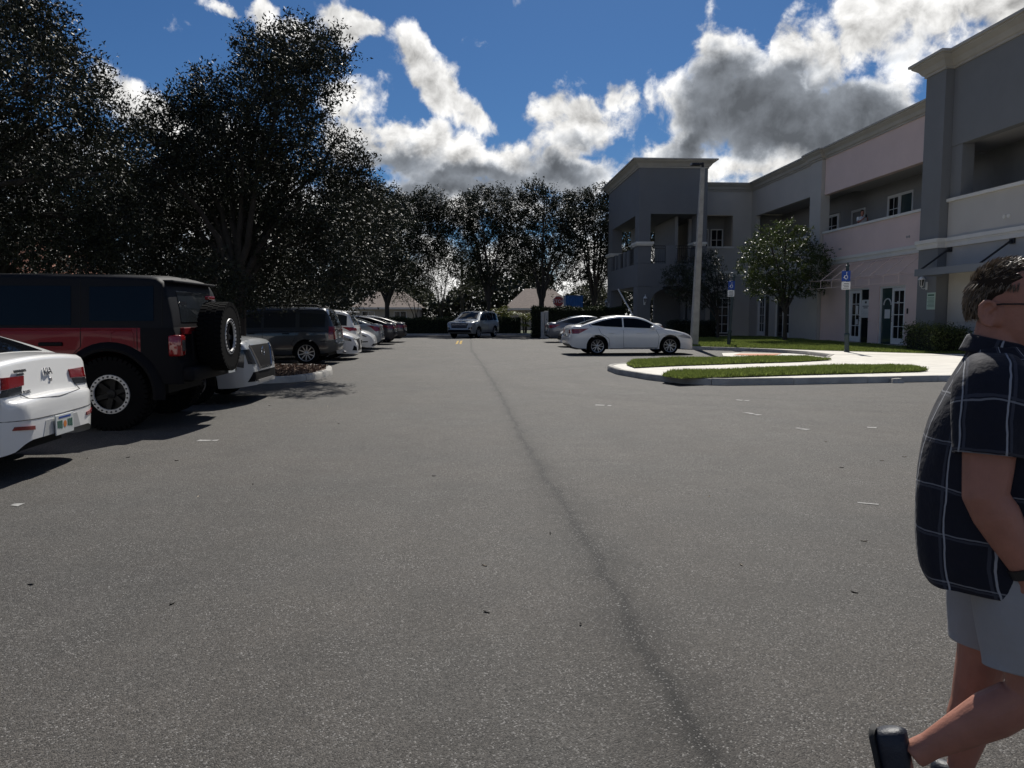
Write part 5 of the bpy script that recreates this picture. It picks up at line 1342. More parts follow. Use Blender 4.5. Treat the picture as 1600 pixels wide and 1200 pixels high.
# ---- red off-roader, tail-out
BL = 4.55
def bro_m(x, y, z): return 1 if (x < -1.78 or z < .62) else 0
br = Car('parked_offroader', 'dark red off-road car with grey hardtop and rear-mounted spare wheel', 'car', (XE + .22 - BL / 2, 10.95, 0), R(180), dict(
    L=BL, W=1.94, wx=(-1.42, 1.53), wr=.445, rim=.235, wheel='bead', tw=.30, inset=-.03, gap=.09, paint=MT['p_red'], zmax=1.30, zlow=.5, tuck=.02, tum=.02, rs=.03, rsy=1, crown=.01, zu=.42, hardtop=MT['p_top'], gtum=.085, gw=.985, groof_r=.07, sm=30,
    rear_plan=[(0, .93), (.03, .965), (.08, .985), (.3, 1.0)], front_plan=[(.9, 1.0), (.4, .99), (.15, .96), (.05, .93), (0, .9)],
    top=[(-2.275, .66), (-2.27, .82), (-2.24, .86), (-2.2, 1.24), (-2.16, 1.265), (-1.0, 1.265), (.6, 1.26), (.85, 1.28), (1.6, 1.27), (2.05, 1.25), (2.15, 1.15), (2.2, .9), (2.275, .6)],
    roof=[(-2.19, 1.25), (-2.16, 1.45), (-2.06, 1.80), (-1.96, 1.865), (-1.0, 1.895), (0, 1.90), (.55, 1.87), (.72, 1.72), (.95, 1.27)],
    bot=[(-2.275, .56), (-2.0, .56), (0, .50), (2.0, .5), (2.275, .5)], facemat=bro_m))
br.both('rear_side_window', [(-1.96, 1.33), (-1.20, 1.33), (-1.20, 1.74), (-1.96, 1.75)], MT['cglass'], off=.006)
br.both('rear_door_window', [(-.98, 1.28), (.0, 1.28), (.0, 1.75), (-.98, 1.75)], MT['cglass'], off=.006)
br.both('front_door_window', [(.08, 1.28), (.68, 1.28), (.58, 1.72), (.08, 1.75)], MT['cglass'], off=.006)
br.patch('rear_window', [(-.66, 1.31), (.66, 1.31), (.60, 1.70), (-.60, 1.70)], 'rear', MT['cglass2'], off=.006)
br.glass_top(.74, .66, .90, .72)
for pr in 'LR':
    br.seam([(-1.09, 1.86), (-1.09, 1.27)], pr, .006); br.seam([(-1.09, 1.26), (-1.09, 1.02), (-.92, .86), (-.88, .6)], pr, .005); br.seam([(.04, 1.85), (.04, .6)], pr, .006); br.seam([(-2.06, 1.80), (-2.06, 1.27)], pr, .006)
    br.seam([(-1.76, 1.25), (-1.76, .9)], pr, .005)
    br.seam([(-1.7, 1.22), (-.1, 1.22), (2.0, 1.21)], pr, .007, MT['p_red'], 'body_crease', .003)
    br.seam([(-1.72, 1.02), (-1.72, 1.18), (-1.68, 1.21), (-1.50, 1.21), (-1.45, 1.18), (-1.45, 1.02)], pr, .005, MT['p_red'], 'fuel_flap', .002)
    br.seam([(-2.0, 1.885), (.5, 1.885)], pr, .008, MT['p_top'], 'roof_gutter', .0)
for sg in (-1, 1):
    for xc in (-1.42, 1.53):                            # moulded arch flare
        rings = []
        for a in np.linspace(R(-8), R(188), 23):
            ca, sa = math.cos(a), max(math.sin(a), -.12); w = .95
            P = lambda r, y: (xc + r * ca, sg * y, .445 + r * sa)
            rings.append([P(.525, w - .04), P(.525, w + .075), P(.56, w + .085), P(.63, w + .03), P(.645, w - .02)])
        MB().loft(rings).build('arch_flare', MT['black'], br.t, 50)
    MB().bbox(-.85, .95, *sorted((sg * .86, sg * 1.0)), .50, .58, .02).build('side_step', MT['black'], br.t)
    p, n = br.cast((-.72, 1.05), 'L'); MB().bbox(-.88, -.60, *sorted((sg * (p.y - .01), sg * (p.y + .03))), 1.03, 1.075, .012).build('door_handle', MT['black'], br.t)
    tl = MB().bbox(-2.285, -2.13, *sorted((sg * .80, sg * .985)), .90, 1.16, .025).build('tail_light', MT['red_lens'], br.t, 50)
    MB().bbox(-2.292, -2.28, *sorted((sg * .84, sg * .93)), .96, 1.1, .01).build('lamp_insert', MT['dark_lens'], tl)
    MB().bbox(.75, .95, *sorted((sg * 1.0, sg * 1.2)), 1.25, 1.45, .05).build('mirror', MT['black'], br.t, 60)
MB().bbox(-2.40, -2.2, -.9, .9, .58, .76, .04).build('rear_bumper', MT['black'], br.t, 50)
MB().bbox(-2.25, -2.19, -.74, .74, 1.16, 1.245, .01).build('tailgate_strip', MT['p_red'], br.t)
MB().bbox(-2.27, -2.2, -.5, .5, .80, 1.2, .02).build('spare_carrier', MT['black'], br.t)
MB().bbox(-2.16, -2.0, -.80, .80, 1.80, 1.83, .012).build('roof_lip', MT['p_top'], br.t)
tm, rm = wheel_mesh('bead', .445, .30, .235)
sp = link(bpy.data.objects.new('spare_wheel', tm), br.t); sp.location = (-2.46, .05, 1.12); sp.rotation_euler = (0, R(35), R(-90))
link(bpy.data.objects.new('rim', rm), sp)
MB().bbox(-2.36, -2.3, -.12, .12, 1.60, 1.65, .012).build('brake_light', MT['red_lens'], br.t)
MB().tube([(-2.3, 0, 1.2), (-2.33, 0, 1.62)], .02, 6).build('brake_light_stalk', MT['black'], br.t)
br.plate('rear', .68, blank=True).location = (-2.42, -.55, .67)
MB().tube([(1.42 * -1, -.75, .445), (1.42 * -1, .75, .445)], .06, 8).build('rear_axle', MT['under'], br.t)

br.t.scale = (1.035, 1.035, 1.045)

# ---- white saloon close by on the left, tail-out
KL = 4.45
ki = sedan('parked_sedan', 'white small sedan cut by the left edge, tail towards the aisle', (XE + .07 - KL / 2, 7.42, 0), R(182), MT['p_white'], L=KL, W=1.76, wx=(-1.27, 1.33), wr=.315, rim=.2, wheel='five', zmax=1.08, rs=.05,
    rear_plan=[(0, .62), (.02, .74), (.06, .84), (.14, .92), (.35, .985), (.9, 1.0)],
    top=[(-2.225, .60), (-2.215, .675), (-2.19, .705), (-2.13, .725), (-2.118, .76), (-2.106, .88), (-2.10, .99), (-2.085, 1.03), (-2.05, 1.052), (-1.7, 1.075), (-1.1, 1.03), (-.2, .98), (.65, .95), (.95, .98), (1.3, .95), (1.7, .86), (2.0, .76), (2.15, .62), (2.225, .45)],
    roof=[(-1.85, 1.06), (-1.45, 1.22), (-.95, 1.38), (-.45, 1.45), (.0, 1.44), (.35, 1.37), (.75, 1.18), (1.1, .97)],
    bot=[(-2.225, .36), (-2.15, .27), (-1.9, .22), (0, .2), (1.9, .2), (2.225, .22)], crease=(.70, .006))
ki.side_glass([(-1.5, -.40), (-.34, .70)]); ki.glass_top(.36, .48, 1.02, .62); ki.glass_top(-1.02, .50, -1.78, .60, 'rear_window'); ki.mirrors(.66, .94); ki.handles((-.8, .2), .8)
for pr in 'LR': ki.seam([(-.37, .95), (-.37, .27)], pr); ki.seam([(-1.2, 1.0), (-1.1, .8), (-.85, .62), (-.8, .27)], pr)
ki.both('tail_light', [(-2.1, .80), (-2.08, .93), (-1.86, .96), (-1.76, .94), (-1.85, .84), (-1.95, .79)], MT['red_lens'], off=.014)
ki.ends('tail_light', [(.44, .835), (.80, .82), (.80, .925), (.42, .92)], 'rear', MT['red_lens'], off=.014)
ki.ends('lamp_base', [(.50, .765), (.80, .755), (.80, .815), (.47, .828)], 'rear', MT['dark_lens'], off=.012)
ki.seam([(-.58, .90), (-.56, .80), (-.48, .72), (0, .695), (.48, .72), (.56, .80), (.58, .90)], 'rear', .004)
ki.seam([(-.80, .55), (-.4, .535), (0, .53), (.4, .535), (.80, .55)], 'rear', .004, MT['under'], 'bumper_crease')
ki.patch('plate_recess_shade', [(-.36, .36), (.36, .36), (.30, .50), (-.30, .50)], 'rear', MT['p_pearl_shaded'], off=.004)  # flat grey patch on the bumper, the recess's shade put into its colour
ki.patch('diffuser', [(-.62, .225), (.62, .225), (.5, .345), (-.5, .345)], 'rear', MT['black'], off=.012)
ki.ends('reflector', [(.50, .445), (.74, .47), (.72, .50), (.50, .48)], 'rear', MT['red_lens'], off=.01)
ki.plate('rear', .43).scale = (1, 1.15, 1.25)
def rear_text(car, name, txt, size, y, z, m):
    p = car.cast((y, z), 'rear')[0]
    mw = Matrix.Translation((p.x - .012, y, z)) @ Matrix(((0, 0, -1, 0), (-1, 0, 0, 0), (0, 1, 0, 0), (0, 0, 0, 1))) @ Matrix.Rotation(R(-10), 4, 'X')
    return text_obj(name, txt, size, m, car.t, mw, .004)
rear_text(ki, 'maker_badge', 'KIA', .095, 0, .93, MT['chrome'])
rear_text(ki, 'dealer_badge', 'MIAMI LAKES', .034, .47, .965, MT['ink']); rear_text(ki, 'dealer_badge', 'AUTOMALL', .022, .47, .935, MT['ink'])
rear_text(ki, 'model_badge', 'FORTE', .04, .42, .775, MT['chrome'])
kp = ki.cast((0, .865), 'rear')[0]; MB().lathe([(0, 0), (.018, 0), (.018, .012), (0, .014)], 12, 'x', (kp.x - .012, -.05, .85)).build('lock_button', MT['chrome'], ki.t)
# number plate of the black sedan etc. come with sedan_kit

# ------------------------------------------------------------------ street furniture and far things
# concrete lamp pole with a shoebox head
b0 = atY(1084.5, 532, 34.0); b1 = atY(1098, 262, 34.0)
lp = thing('lamp_pole', 'tapering square concrete lamp pole behind the nose of the white sedan', 'lamp pole', (b0[0], 34.0, KZ))
ax = Vector((b1[0] - b0[0], 0, b1[2] - KZ))
rings = []
for t in np.linspace(0, 1, 7):
    c = ax * t; h = .165 + (.085 - .165) * t; q = h * .22
    rings.append([(c.x + x, c.y + y, c.z) for x, y in ((-h + q, -h), (h - q, -h), (h, -h + q), (h, h - q), (h - q, h), (-h + q, h), (-h, h - q), (-h, -h + q))])
MB().loft(rings).build('shaft', MT['pole'], lp)
tp = ax
MB().lathe([(.06, 0), (.06, .2), (.045, .24)], 10, 'z', (tp.x, tp.y, tp.z - .02), cap=True).build('tenon', MT['iron'], lp)
MB().bbox(tp.x - .1, tp.x + .05, -.03, .03, tp.z + .1, tp.z + .17, .01).build('arm', MT['iron'], lp)
hd = MB(); hd.loft([[(tp.x - .1 - u, y, z) for y, z in ((-.17, -.02), (.17, -.02), (.15, .07), (.0, .1), (-.15, .07))] for u in (0, .12, .3, .42)], True, True); hd.xf(Matrix.Translation((0, 0, tp.z + .12))); hd.build('lamp_head', MT['iron'], lp, 50)

# accessible-parking sign posts
def wheelchair(mb, c, s):
    f = lambda x, z: (c[0], c[1] + x * s, c[2] + z * s)
    mb.tube([f(.12 * math.cos(a) - .01, -.12 + .16 * math.sin(a)) for a in np.linspace(R(110), R(395), 14)], .017 * s * 1.6, 5)
    mb.tube([f(-.05, .2), f(-.03, .02), f(.1, .0), f(.15, -.17), f(.21, -.16)], .02 * s * 1.6, 5)
    mb.tube([f(-.05, .27), f(-.05, .32)], .03 * s * 1.6, 6)
def sign_post(bx, tx, Y, label, yaw):
    b = atY(*bx, Y); t = atY(*tx, Y)
    e = thing('sign_post', label, 'sign', (b[0], Y, KZ), 0, 'accessible-parking sign posts')
    d = Vector((t[0] - b[0], 0, t[2] - KZ)); L_ = d.length
    P = lambda k: d * (k / L_)
    MB().tube([P(-.1), P(.06), P(.07), P(.55), P(.62), P(.66), P(.7)], [.10, .10, .085, .08, .095, .09, .06], 12).build('base', MT['post'], e, 40)
    mb = MB()
    for k in range(8):
        a = math.pi / 4 * k; mb.tube([P(.68) + Vector((.045 * math.cos(a), .045 * math.sin(a), 0)), P(L_ - .1) + Vector((.04 * math.cos(a), .04 * math.sin(a), 0))], .018, 5)
    mb.tube([P(.68), P(L_ - .1)], .045, 10); mb.build('shaft', MT['post'], e, 40)
    MB().lathe([(.05, 0), (.075, .02), (.07, .06), (.03, .09), (.045, .13), (.0, .19)], 12, 'z', P(L_ - .12)).build('finial', MT['post'], e, 40)
    z = L_ - .62
    for nm, m, z0, z1, w in (('blue_plate', MT['sign_blue'], z - .02, z + .36, .15), ('fine_plate', MT['sign_white'], z - .32, z - .04, .15)):
        o = MB().bbox(-.004, .004, -w, w, 0, z1 - z0, .003).build(nm, m, e); o.location = P(z0) + Vector((-.09, -.06, 0)); o.rotation_euler = (0, 0, yaw)
        if nm == 'blue_plate':
            mk = MB(); wheelchair(mk, (-.0075, 0, .2), .42); mk.build('wheelchair_symbol', MT['sign_white'], o)
        else:
            mk = MB()
            for k in range(4): mk.box(-.0065, -.0045, -.1, .1 - .03 * (k % 2), .04 + .055 * k, .06 + .055 * k)
            mk.build('print', MT['ink'], o)
    return e
sign_post((1138.5, 541), (1147, 430), 33.6, 'leaning dark green post with blue accessible-parking sign near the lamp pole', R(52))
sign_post((1323, 549.5), (1324.5, 412), 27.6, 'upright dark green post with blue accessible-parking sign before the pink wall', R(52))

# stop sign
q = atY(872.5, 471, 54.5)
st = thing('stop_sign', 'red octagonal stop sign above the clipped hedge', 'sign', (q[0], 54.5, 0))
MB().bbox(-.03, .03, .012, .06, -.05, q[2] + .4, .008).build('post', MT['alloy'], st)
oc = lambda r, y0, y1: MB().lathe([(0, y0), (r, y0), (r, y1), (0, y1)], 8, 'y', (0, 0, q[2])).xf(Matrix.Translation((0, 0, q[2])) @ Matrix.Rotation(R(22.5), 4, 'Y') @ Matrix.Translation((0, 0, -q[2])))
oc(.405, 0, .01).build('border', MT['sign_white'], st); oc(.378, -.006, -.001).build('face', MT['sign_red'], st)
text_obj('lettering', 'STOP', .33, MT['sign_white'], st, Matrix.Translation((0, -.010, q[2])) @ Matrix.Rotation(R(90), 4, 'X'))

# blue ribbed steel box behind the hedge
q0 = atY(884, 478, 60); q1 = atY(911, 463, 60)
bx = thing('blue_container', 'bright blue ribbed steel box rising behind the clipped hedge', 'container', ((q0[0] + q1[0]) / 2, 60.6, .05))
hw = (q1[0] - q0[0]) / 2; bz = q1[2] - .05
prof = []
n = 9
for k in range(n):
    x = -hw + 2 * hw * k / n; w = 2 * hw / n
    prof += [(x, -.6), (x + w * .35, -.6), (x + w * .5, -.55), (x + w * .85, -.55)]
prof += [(hw, -.6), (hw, .6), (-hw, .6)]
MB().prism(prof, 0, bz).build('ribbed_shell', MT['blue'], bx); MB().box(-hw - .03, hw + .03, -.64, .64, bz + .001, bz + .06).build('top_frame', MT['blue'], bx)

# utility cabinet pedestals by the hedge
q0 = atY(846, 528, 50.2)
ub = thing('utility_cabinet', 'pale twin utility cabinet standing against the end of the clipped hedge', 'cabinet', (q0[0] + .2, 50.3, 0))
MB().bbox(-.22, -.02, -.18, .18, 0, 1.72, .02).build('narrow_housing', MT['ubox'], ub); MB().bbox(0, .24, -.2, .2, 0, 1.78, .02).build('wide_housing', MT['ubox'], ub)
MB().bbox(-.26, .28, -.24, .24, -.02, .07, .02).build('plinth', MT['kerb'], ub)
MB().box(.03, .21, -.208, -.201, .9, 1.6).build('door', MT['ubox'], ub); MB().box(.1, .14, -.216, -.209, 1.2, 1.28).build('latch', MT['iron'], ub)

# small grey drain guard / stone at the near kerb
q0 = G(1399, 598)
rk = thing('kerb_block', 'small grey concrete block lying against the near kerb', 'block', (q0[0], q0[1] - .02, 0))
MB().loft([[(-.13, -.09, 0), (.15, -.08, 0), (.15, .09, 0), (-.12, .09, 0)], [(-.10, -.06, .09), (.11, -.05, .10), (.1, .07, .10), (-.09, .07, .09)]]).build('block', MT['kerb'], rk)

# wooden utility pole far off
q0 = atY(722, 500, 75); q1 = atY(722, 402, 75)
up_ = thing('wooden_pole', 'straight thin wooden pole between the far oaks', 'pole', (q0[0], 75, 0))
MB().tube([(0, 0, -.1), (0, 0, q1[2])], [.17, .12], 10).build('shaft', MT['bark'], up_); MB().tube([(-.6, 0, q1[2] - .4), (.6, 0, q1[2] - .4)], .06, 6).build('crossarm', MT['bark'], up_)

# houses beyond the trees
def house(label, x0, x1, y0, depth, hw_, hr, roofm, wins):
    t = thing('house', label, 'house', ((x0 + x1) / 2, y0, 0)); W = (x1 - x0) / 2
    MB().box(-W, W, 0, depth, 0, hw_).build('wall', MT['hwall'], t)
    o = .5; r = MB(); z = hw_ + .002
    v = [(-W - o, -o, z), (W + o, -o, z), (W + o, depth + o, z), (-W - o, depth + o, z), (-W * .45, depth / 2, hr), (W * .45, depth / 2, hr)]
    r.add(v, [(0, 1, 5, 4), (1, 2, 5), (2, 3, 4, 5), (3, 0, 4), (0, 3, 2, 1)]); r.build('roof', roofm, t)
    MB().box(-W - o - .03, W + o + .03, -o - .06, -o - .005, z - .2, z + .02).build('fascia', MT['trim'], t)
    for (wx, wz, ww, wh) in wins:
        f = MB().box(wx - ww / 2, wx + ww / 2, -.05, -.004, wz, wz + wh).build('window', MT['frame'], t)
        for s_ in (0, 1):
            a = wx - ww / 2 + .06 + s_ * (ww / 2 - .03); MB().box(a, a + ww / 2 - .09, -.06, -.052, wz + .06, wz + wh - .06).build('pane', MT['pane'], f)
    return t
a = atY(798, 500, 84); b = atY(868, 500, 84); house('pale far house with grey-brown hip roof seen past the feather palm', a[0], b[0] + 2, 84, 9, 2.3, 4.6, MT['roof'], [(-1.2, .9, 1.4, 1.1), (2.2, .9, 1.2, 1.1)])
a = atY(556, 500, 86); b = atY(652, 500, 86); house('brown-roofed far house glimpsed between trunks behind the dark sedans', a[0], b[0], 86, 9, 2.4, 4.3, MT['roof'], [(-2, .9, 1.4, 1.1), (1.5, .9, 1.4, 1.1)])
a = atY(-120, 500, 34); b = atY(70, 500, 34); house('clay-roofed house glimpsed through the left oak', a[0], b[0], 34, 8, 2.7, 5.2, MT['clay'], [(1.2, 1, 1.2, 1.1), (-1.2, 1, 1.2, 1.1)])

# ------------------------------------------------------------------ people
def ell(c, a, b, rx, ry, n=20, sq=2.0):
    """ring of n points: centre c, half axes vectors a*rx and b*ry, squareness sq"""
    out = []
    for k in range(n):
        t = 2 * math.pi * k / n; ct, st_ = math.cos(t), math.sin(t)
        u = math.copysign(abs(ct) ** (2 / sq), ct); v = math.copysign(abs(st_) ** (2 / sq), st_)
        out.append(Vector(c) + Vector(a) * (u * rx) + Vector(b) * (v * ry))
    return out

def limb_rings(pts, n=16):
    """pts: (pos, r_side, r_front); frames follow the path"""
    P = [Vector(p[0]) for p in pts]; rings = []
    for i, p in enumerate(P):
        t = (P[min(i + 1, len(P) - 1)] - P[max(i - 1, 0)]).normalized()
        b = Vector((0, 1, 0)); b = (b - t * b.dot(t)).normalized(); a = b.cross(t).normalized()
        rings.append(ell(p, a, b, pts[i][2], pts[i][1], n))
    return rings

def plaid_material():
    m = bpy.data.materials.new('plaid_shirt'); m.use_nodes = True
    nt = m.node_tree; N = nt.nodes; L = nt.links; b = N['Principled BSDF']
    uv = N.new('ShaderNodeUVMap'); sx = N.new('ShaderNodeSeparateXYZ')
    tc = N.new('ShaderNodeTexCoord'); nz = N.new('ShaderNodeTexNoise'); nz.inputs['Scale'].default_value = 7; nz.inputs['Detail'].default_value = 3
    L.new(tc.outputs['Object'], nz.inputs['Vector'])
    vm = N.new('ShaderNodeVectorMath'); vm.operation = 'SUBTRACT'; L.new(nz.outputs[1], vm.inputs[0]); vm.inputs[1].default_value = (.5, .5, .5)
    v2 = N.new('ShaderNodeVectorMath'); v2.operation = 'SCALE'; L.new(vm.outputs[0], v2.inputs[0]); v2.inputs['Scale'].default_value = .03
    v3 = N.new('ShaderNodeVectorMath'); v3.operation = 'ADD'; L.new(uv.outputs[0], v3.inputs[0]); L.new(v2.outputs[0], v3.inputs[1])
    L.new(v3.outputs[0], sx.inputs[0])
    def M(op, a, c=None):
        n = N.new('ShaderNodeMath'); n.operation = op
        for i, q in enumerate((a, c)):
            if q is None: continue
            if hasattr(q, 'is_output'): L.new(q, n.inputs[i])
            else: n.inputs[i].default_value = q
        return n.outputs[0]
    def line(ch, period, off, w):
        f = M('ABSOLUTE', M('SUBTRACT', M('FRACT', M('ADD', M('DIVIDE', ch, period), off)), .5))
        n = N.new('ShaderNodeMapRange'); L.new(f, n.inputs[0]); n.inputs[1].default_value = w / period * .5; n.inputs[2].default_value = w / period * .5 + .006; n.inputs[3].default_value = 1; n.inputs[4].default_value = 0
        return n.outputs[0]
    U, V = sx.outputs[0], sx.outputs[1]
    bright = M('MAXIMUM', line(U, .115, .2, .0042), M('MULTIPLY', line(V, .125, .3, .003), .55))
    faint = M('MAXIMUM', line(U, .115, .30, .007), line(V, .125, .36, .005))
    mid = N.new('ShaderNodeMix'); mid.data_type = 'RGBA'; L.new(M('MULTIPLY', faint, .45), mid.inputs[0]); mid.inputs[6].default_value = (.0085, .0095, .018, 1); mid.inputs[7].default_value = (.075, .08, .105, 1)
    mx = N.new('ShaderNodeMix'); mx.data_type = 'RGBA'; L.new(M('MULTIPLY', bright, .8), mx.inputs[0]); L.new(mid.outputs[2], mx.inputs[6]); mx.inputs[7].default_value = (.36, .37, .40, 1)
    L.new(mx.outputs[2], b.inputs['Base Color']); b.inputs['Roughness'].default_value = .8; b.inputs['Specular IOR Level'].default_value = .25
    b.inputs['Sheen Weight'].default_value = .06
    n2 = N.new('ShaderNodeTexNoise'); n2.inputs['Scale'].default_value = 13; n2.inputs['Detail'].default_value = 4; L.new(tc.outputs['Object'], n2.inputs['Vector'])
    bp = N.new('ShaderNodeBump'); bp.inputs['Strength'].default_value = .5; bp.inputs['Distance'].default_value = .025; L.new(n2.outputs[0], bp.inputs['Height']); L.new(bp.outputs[0], b.inputs['Normal'])
    return m
MT['plaid'] = plaid_material()

def cloth(name, parts, m, parent, subdiv=1):
    """parts: list of (rings, u_start, v_start); UV in metres round and along"""
    me = bpy.data.meshes.new(name); vs = []; fs = []; uvs = []
    for rings, v0 in parts:
        n = len(rings[0]); base = len(vs); vs += [tuple(p) for r in rings for p in r]
        V = [v0]
        for i in range(1, len(rings)): V.append(V[-1] + (sum((rings[i][k] - rings[i - 1][k]).length for k in range(n)) / n))
        mid = rings[len(rings) // 2]; per = [0]
        for k in range(n): per.append(per[-1] + (mid[(k + 1) % n] - mid[k]).length)
        for i in range(len(rings) - 1):
            for k in range(n):
                fs.append((base + i * n + k, base + i * n + (k + 1) % n, base + (i + 1) * n + (k + 1) % n, base + (i + 1) * n + k))
                uvs += [(per[k], V[i]), (per[k + 1], V[i]), (per[k + 1], V[i + 1]), (per[k], V[i + 1])]
    me.from_pydata(vs, [], fs); uvl = me.uv_layers.new(name='UVMap'); uvl.data.foreach_set('uv', np.array(uvs).ravel())
    bm = bmesh.new(); bm.from_mesh(me); bmesh.ops.recalc_face_normals(bm, faces=bm.faces); bm.to_mesh(me); bm.free()
    me.materials.append(m); smooth_by_angle(me, 180)
    o = link(bpy.data.objects.new(name, me), parent)
    sd_ = o.modifiers.new('sub', 'SUBSURF'); sd_.levels = sd_.render_levels = subdiv
    so = o.modifiers.new('thick', 'SOLIDIFY'); so.thickness = .004; so.offset = 1
    return o

# walking man, seen from behind his right side; local x = walking direction, z up
MY, YAW = 1.98, R(-30)                                  # he heads slightly towards the camera's side
MO = atY(1572, 800, MY); MO = np.array((MO[0], MY, 0))
_lx = np.array((math.cos(YAW), math.sin(YAW), 0)); _ly = np.array((-math.sin(YAW), math.cos(YAW), 0))
def mp(x, y, dy=0.0):                                   # photo pixel -> the man's own frame, on the sagittal plane shifted by dy
    d = ray(x, y); t = (dy - (EYE - MO) @ _ly) / (d @ _ly); q = EYE + d * t - MO
    return Vector((q @ _lx, dy, q[2]))
man = thing('person', 'man in navy plaid short-sleeved shirt and light grey shorts walking out of frame', 'person', MO, YAW)
XV, YV, ZV = Vector((1, 0, 0)), Vector((0, 1, 0)), Vector((0, 0, 1))
hipz = .82
hip = Vector((.04, 0, hipz)); 
hc = mp(1583, 478)                                      # head centre
neckb = mp(1566, 548)
body = MB()
# torso core under the shirt
tor = [(Vector((.03, 0, .76)), .17, .15), (Vector((.03, 0, .88)), .18, .165), (Vector((.02, 0, 1.0)), .18, .165), (Vector((.01, 0, 1.13)), .185, .15), (Vector((.0, 0, 1.23)), .18, .125), (Vector((.005, 0, 1.29)), .14, .10), (neckb + Vector((0, 0, -.03)), .09, .085), (neckb + Vector((.005, 0, .02)), .072, .076), (hc + Vector((-.015, 0, -.09)), .068, .074), (hc + Vector((-.01, 0, -.02)), .06, .07)]
body.loft([ell(c, XV, YV, rx, ry, 20) for c, ry, rx in tor])
HT = Matrix.Translation(hc) @ Matrix.Rotation(R(-22), 4, 'Z') @ Matrix.Translation(-hc)   # head turned to his right
head_start = len(body.v)
# head: sections from jaw to crown (x forward)
hs = [(-.128, .045, .030, .045), (-.118, .040, .052, .05), (-.095, .028, .074, .062), (-.06, .016, .088, .07), (-.02, .006, .094, .074), (.02, .0, .097, .077), (.055, -.004, .095, .077), (.085, -.008, .082, .068), (.105, -.01, .058, .05), (.115, -.01, .025, .022)]
body.loft([ell(hc + Vector((dx, 0, dz)), XV, YV, rx, ry, 22, 2.2) for dz, dx, rx, ry in hs])
body.loft([ell(hc + Vector((.09 + a, 0, z)), YV, ZV, ry, rz, 10) for a, z, ry, rz in ((-.01, -.025, .016, .03), (.015, -.03, .017, .022), (.03, -.036, .013, .013), (.036, -.038, .005, .006))])      # nose
body.loft([ell(hc + Vector((.07 + a, 0, -.075)), YV, ZV, ry, .012, 10) for a, ry in ((0, .028), (.018, .024), (.026, .012))])   # lips
for sg in (-1, 1):                                      # brows and ears
    body.tube([hc + Vector((.085, sg * .015, .012)), hc + Vector((.083, sg * .04, .016)), hc + Vector((.065, sg * .06, .008))], .009, 6)
    e0 = hc + Vector((-.024, sg * .076, -.026))
    body.loft([ell(e0 + Vector((dx, sg * dy, dz)), Vector((.88, sg * -.45, .12)), Vector((-.12, 0, 1)), rx, rz, 16) for dx, dy, dz, rx, rz in ((.016, -.012, 0, .016, .028), (.006, .006, .003, .020, .033), (-.006, .018, .006, .023, .037), (-.009, .024, .007, .022, .036), (-.007, .0245, .006, .016, .028), (.002, .014, .002, .011, .02))])
    rim_ = [(.012, -.034), (-.008, -.024), (-.016, -.002), (-.014, .022), (.000, .034), (.014, .028), (.017, .014)]
    body.tube([e0 + Vector((x - .006, sg * (.024 - .30 * x), z + .005)) for x, z in rim_], .0052, 8)
    body.tube([e0 + Vector((x - .004, sg * (.020 - .30 * x), z + .003)) for x, z in ((.010, -.030), (-.003, -.012), (-.003, .006), (.006, .016))], .004, 7)
body.xf(HT, head_start)
# arms: right (camera side, y<0) hangs slightly forward; left swings ahead
def arm(sg, sh, el, wr, hd):
    pts = [(sh, .062, .066), (sh.lerp(el, .3), .06, .064), (sh.lerp(el, .75), .054, .057), (el, .051, .053), (el.lerp(wr, .25), .052, .055), (el.lerp(wr, .6), .043, .046), (el.lerp(wr, .9), .032, .037), (wr, .029, .035)]
    body.loft(limb_rings(pts))
    d = (hd - wr).normalized(); b = Vector((0, 1, 0)); a = b.cross(d).normalized()
    body.loft([ell(wr + d * q, a, b, ra, rb, 14, 2.4) for q, ra, rb in ((-.01, .03, .024), (.03, .038, .02), (.07, .043, .018), (.095, .04, .016))])
    for k, (o, l) in enumerate(((-.031, .07), (-.0105, .082), (.0105, .078), (.031, .062))):     # fingers, curled towards the palm
        p0 = wr + d * .088 + a * o; cu = -sg * b
        p1 = p0 + d * l * .45; p2 = p1 + (d * .75 + cu * .65).normalized() * l * .33; p3 = p2 + (d * .35 + cu * .95).normalized() * l * .28
        body.tube([p0, p1, p2, p3], [.0098, .0092, .0085, .0062], 8)
    q0 = wr + d * .03 + a * .03; q1 = q0 + (d * .6 + a * .75).normalized() * .04; q2 = q1 + (d * .95 + a * .2).normalized() * .035; body.tube([q0, q1, q2], [.014, .012, .009], 8)
sR = mp(1553, 610, -.17); eR = mp(1540, 775, -.22); wR = mp(1606, 893, -.21); arm(-1, sR, eR, wR, mp(1640, 935, -.20))
sL = mp(1580, 605, .17); eL = Vector((.09, .24, .97)); wL = Vector((.28, .22, .86)); arm(1, sL, eL, wL, Vector((.37, .2, .82)))
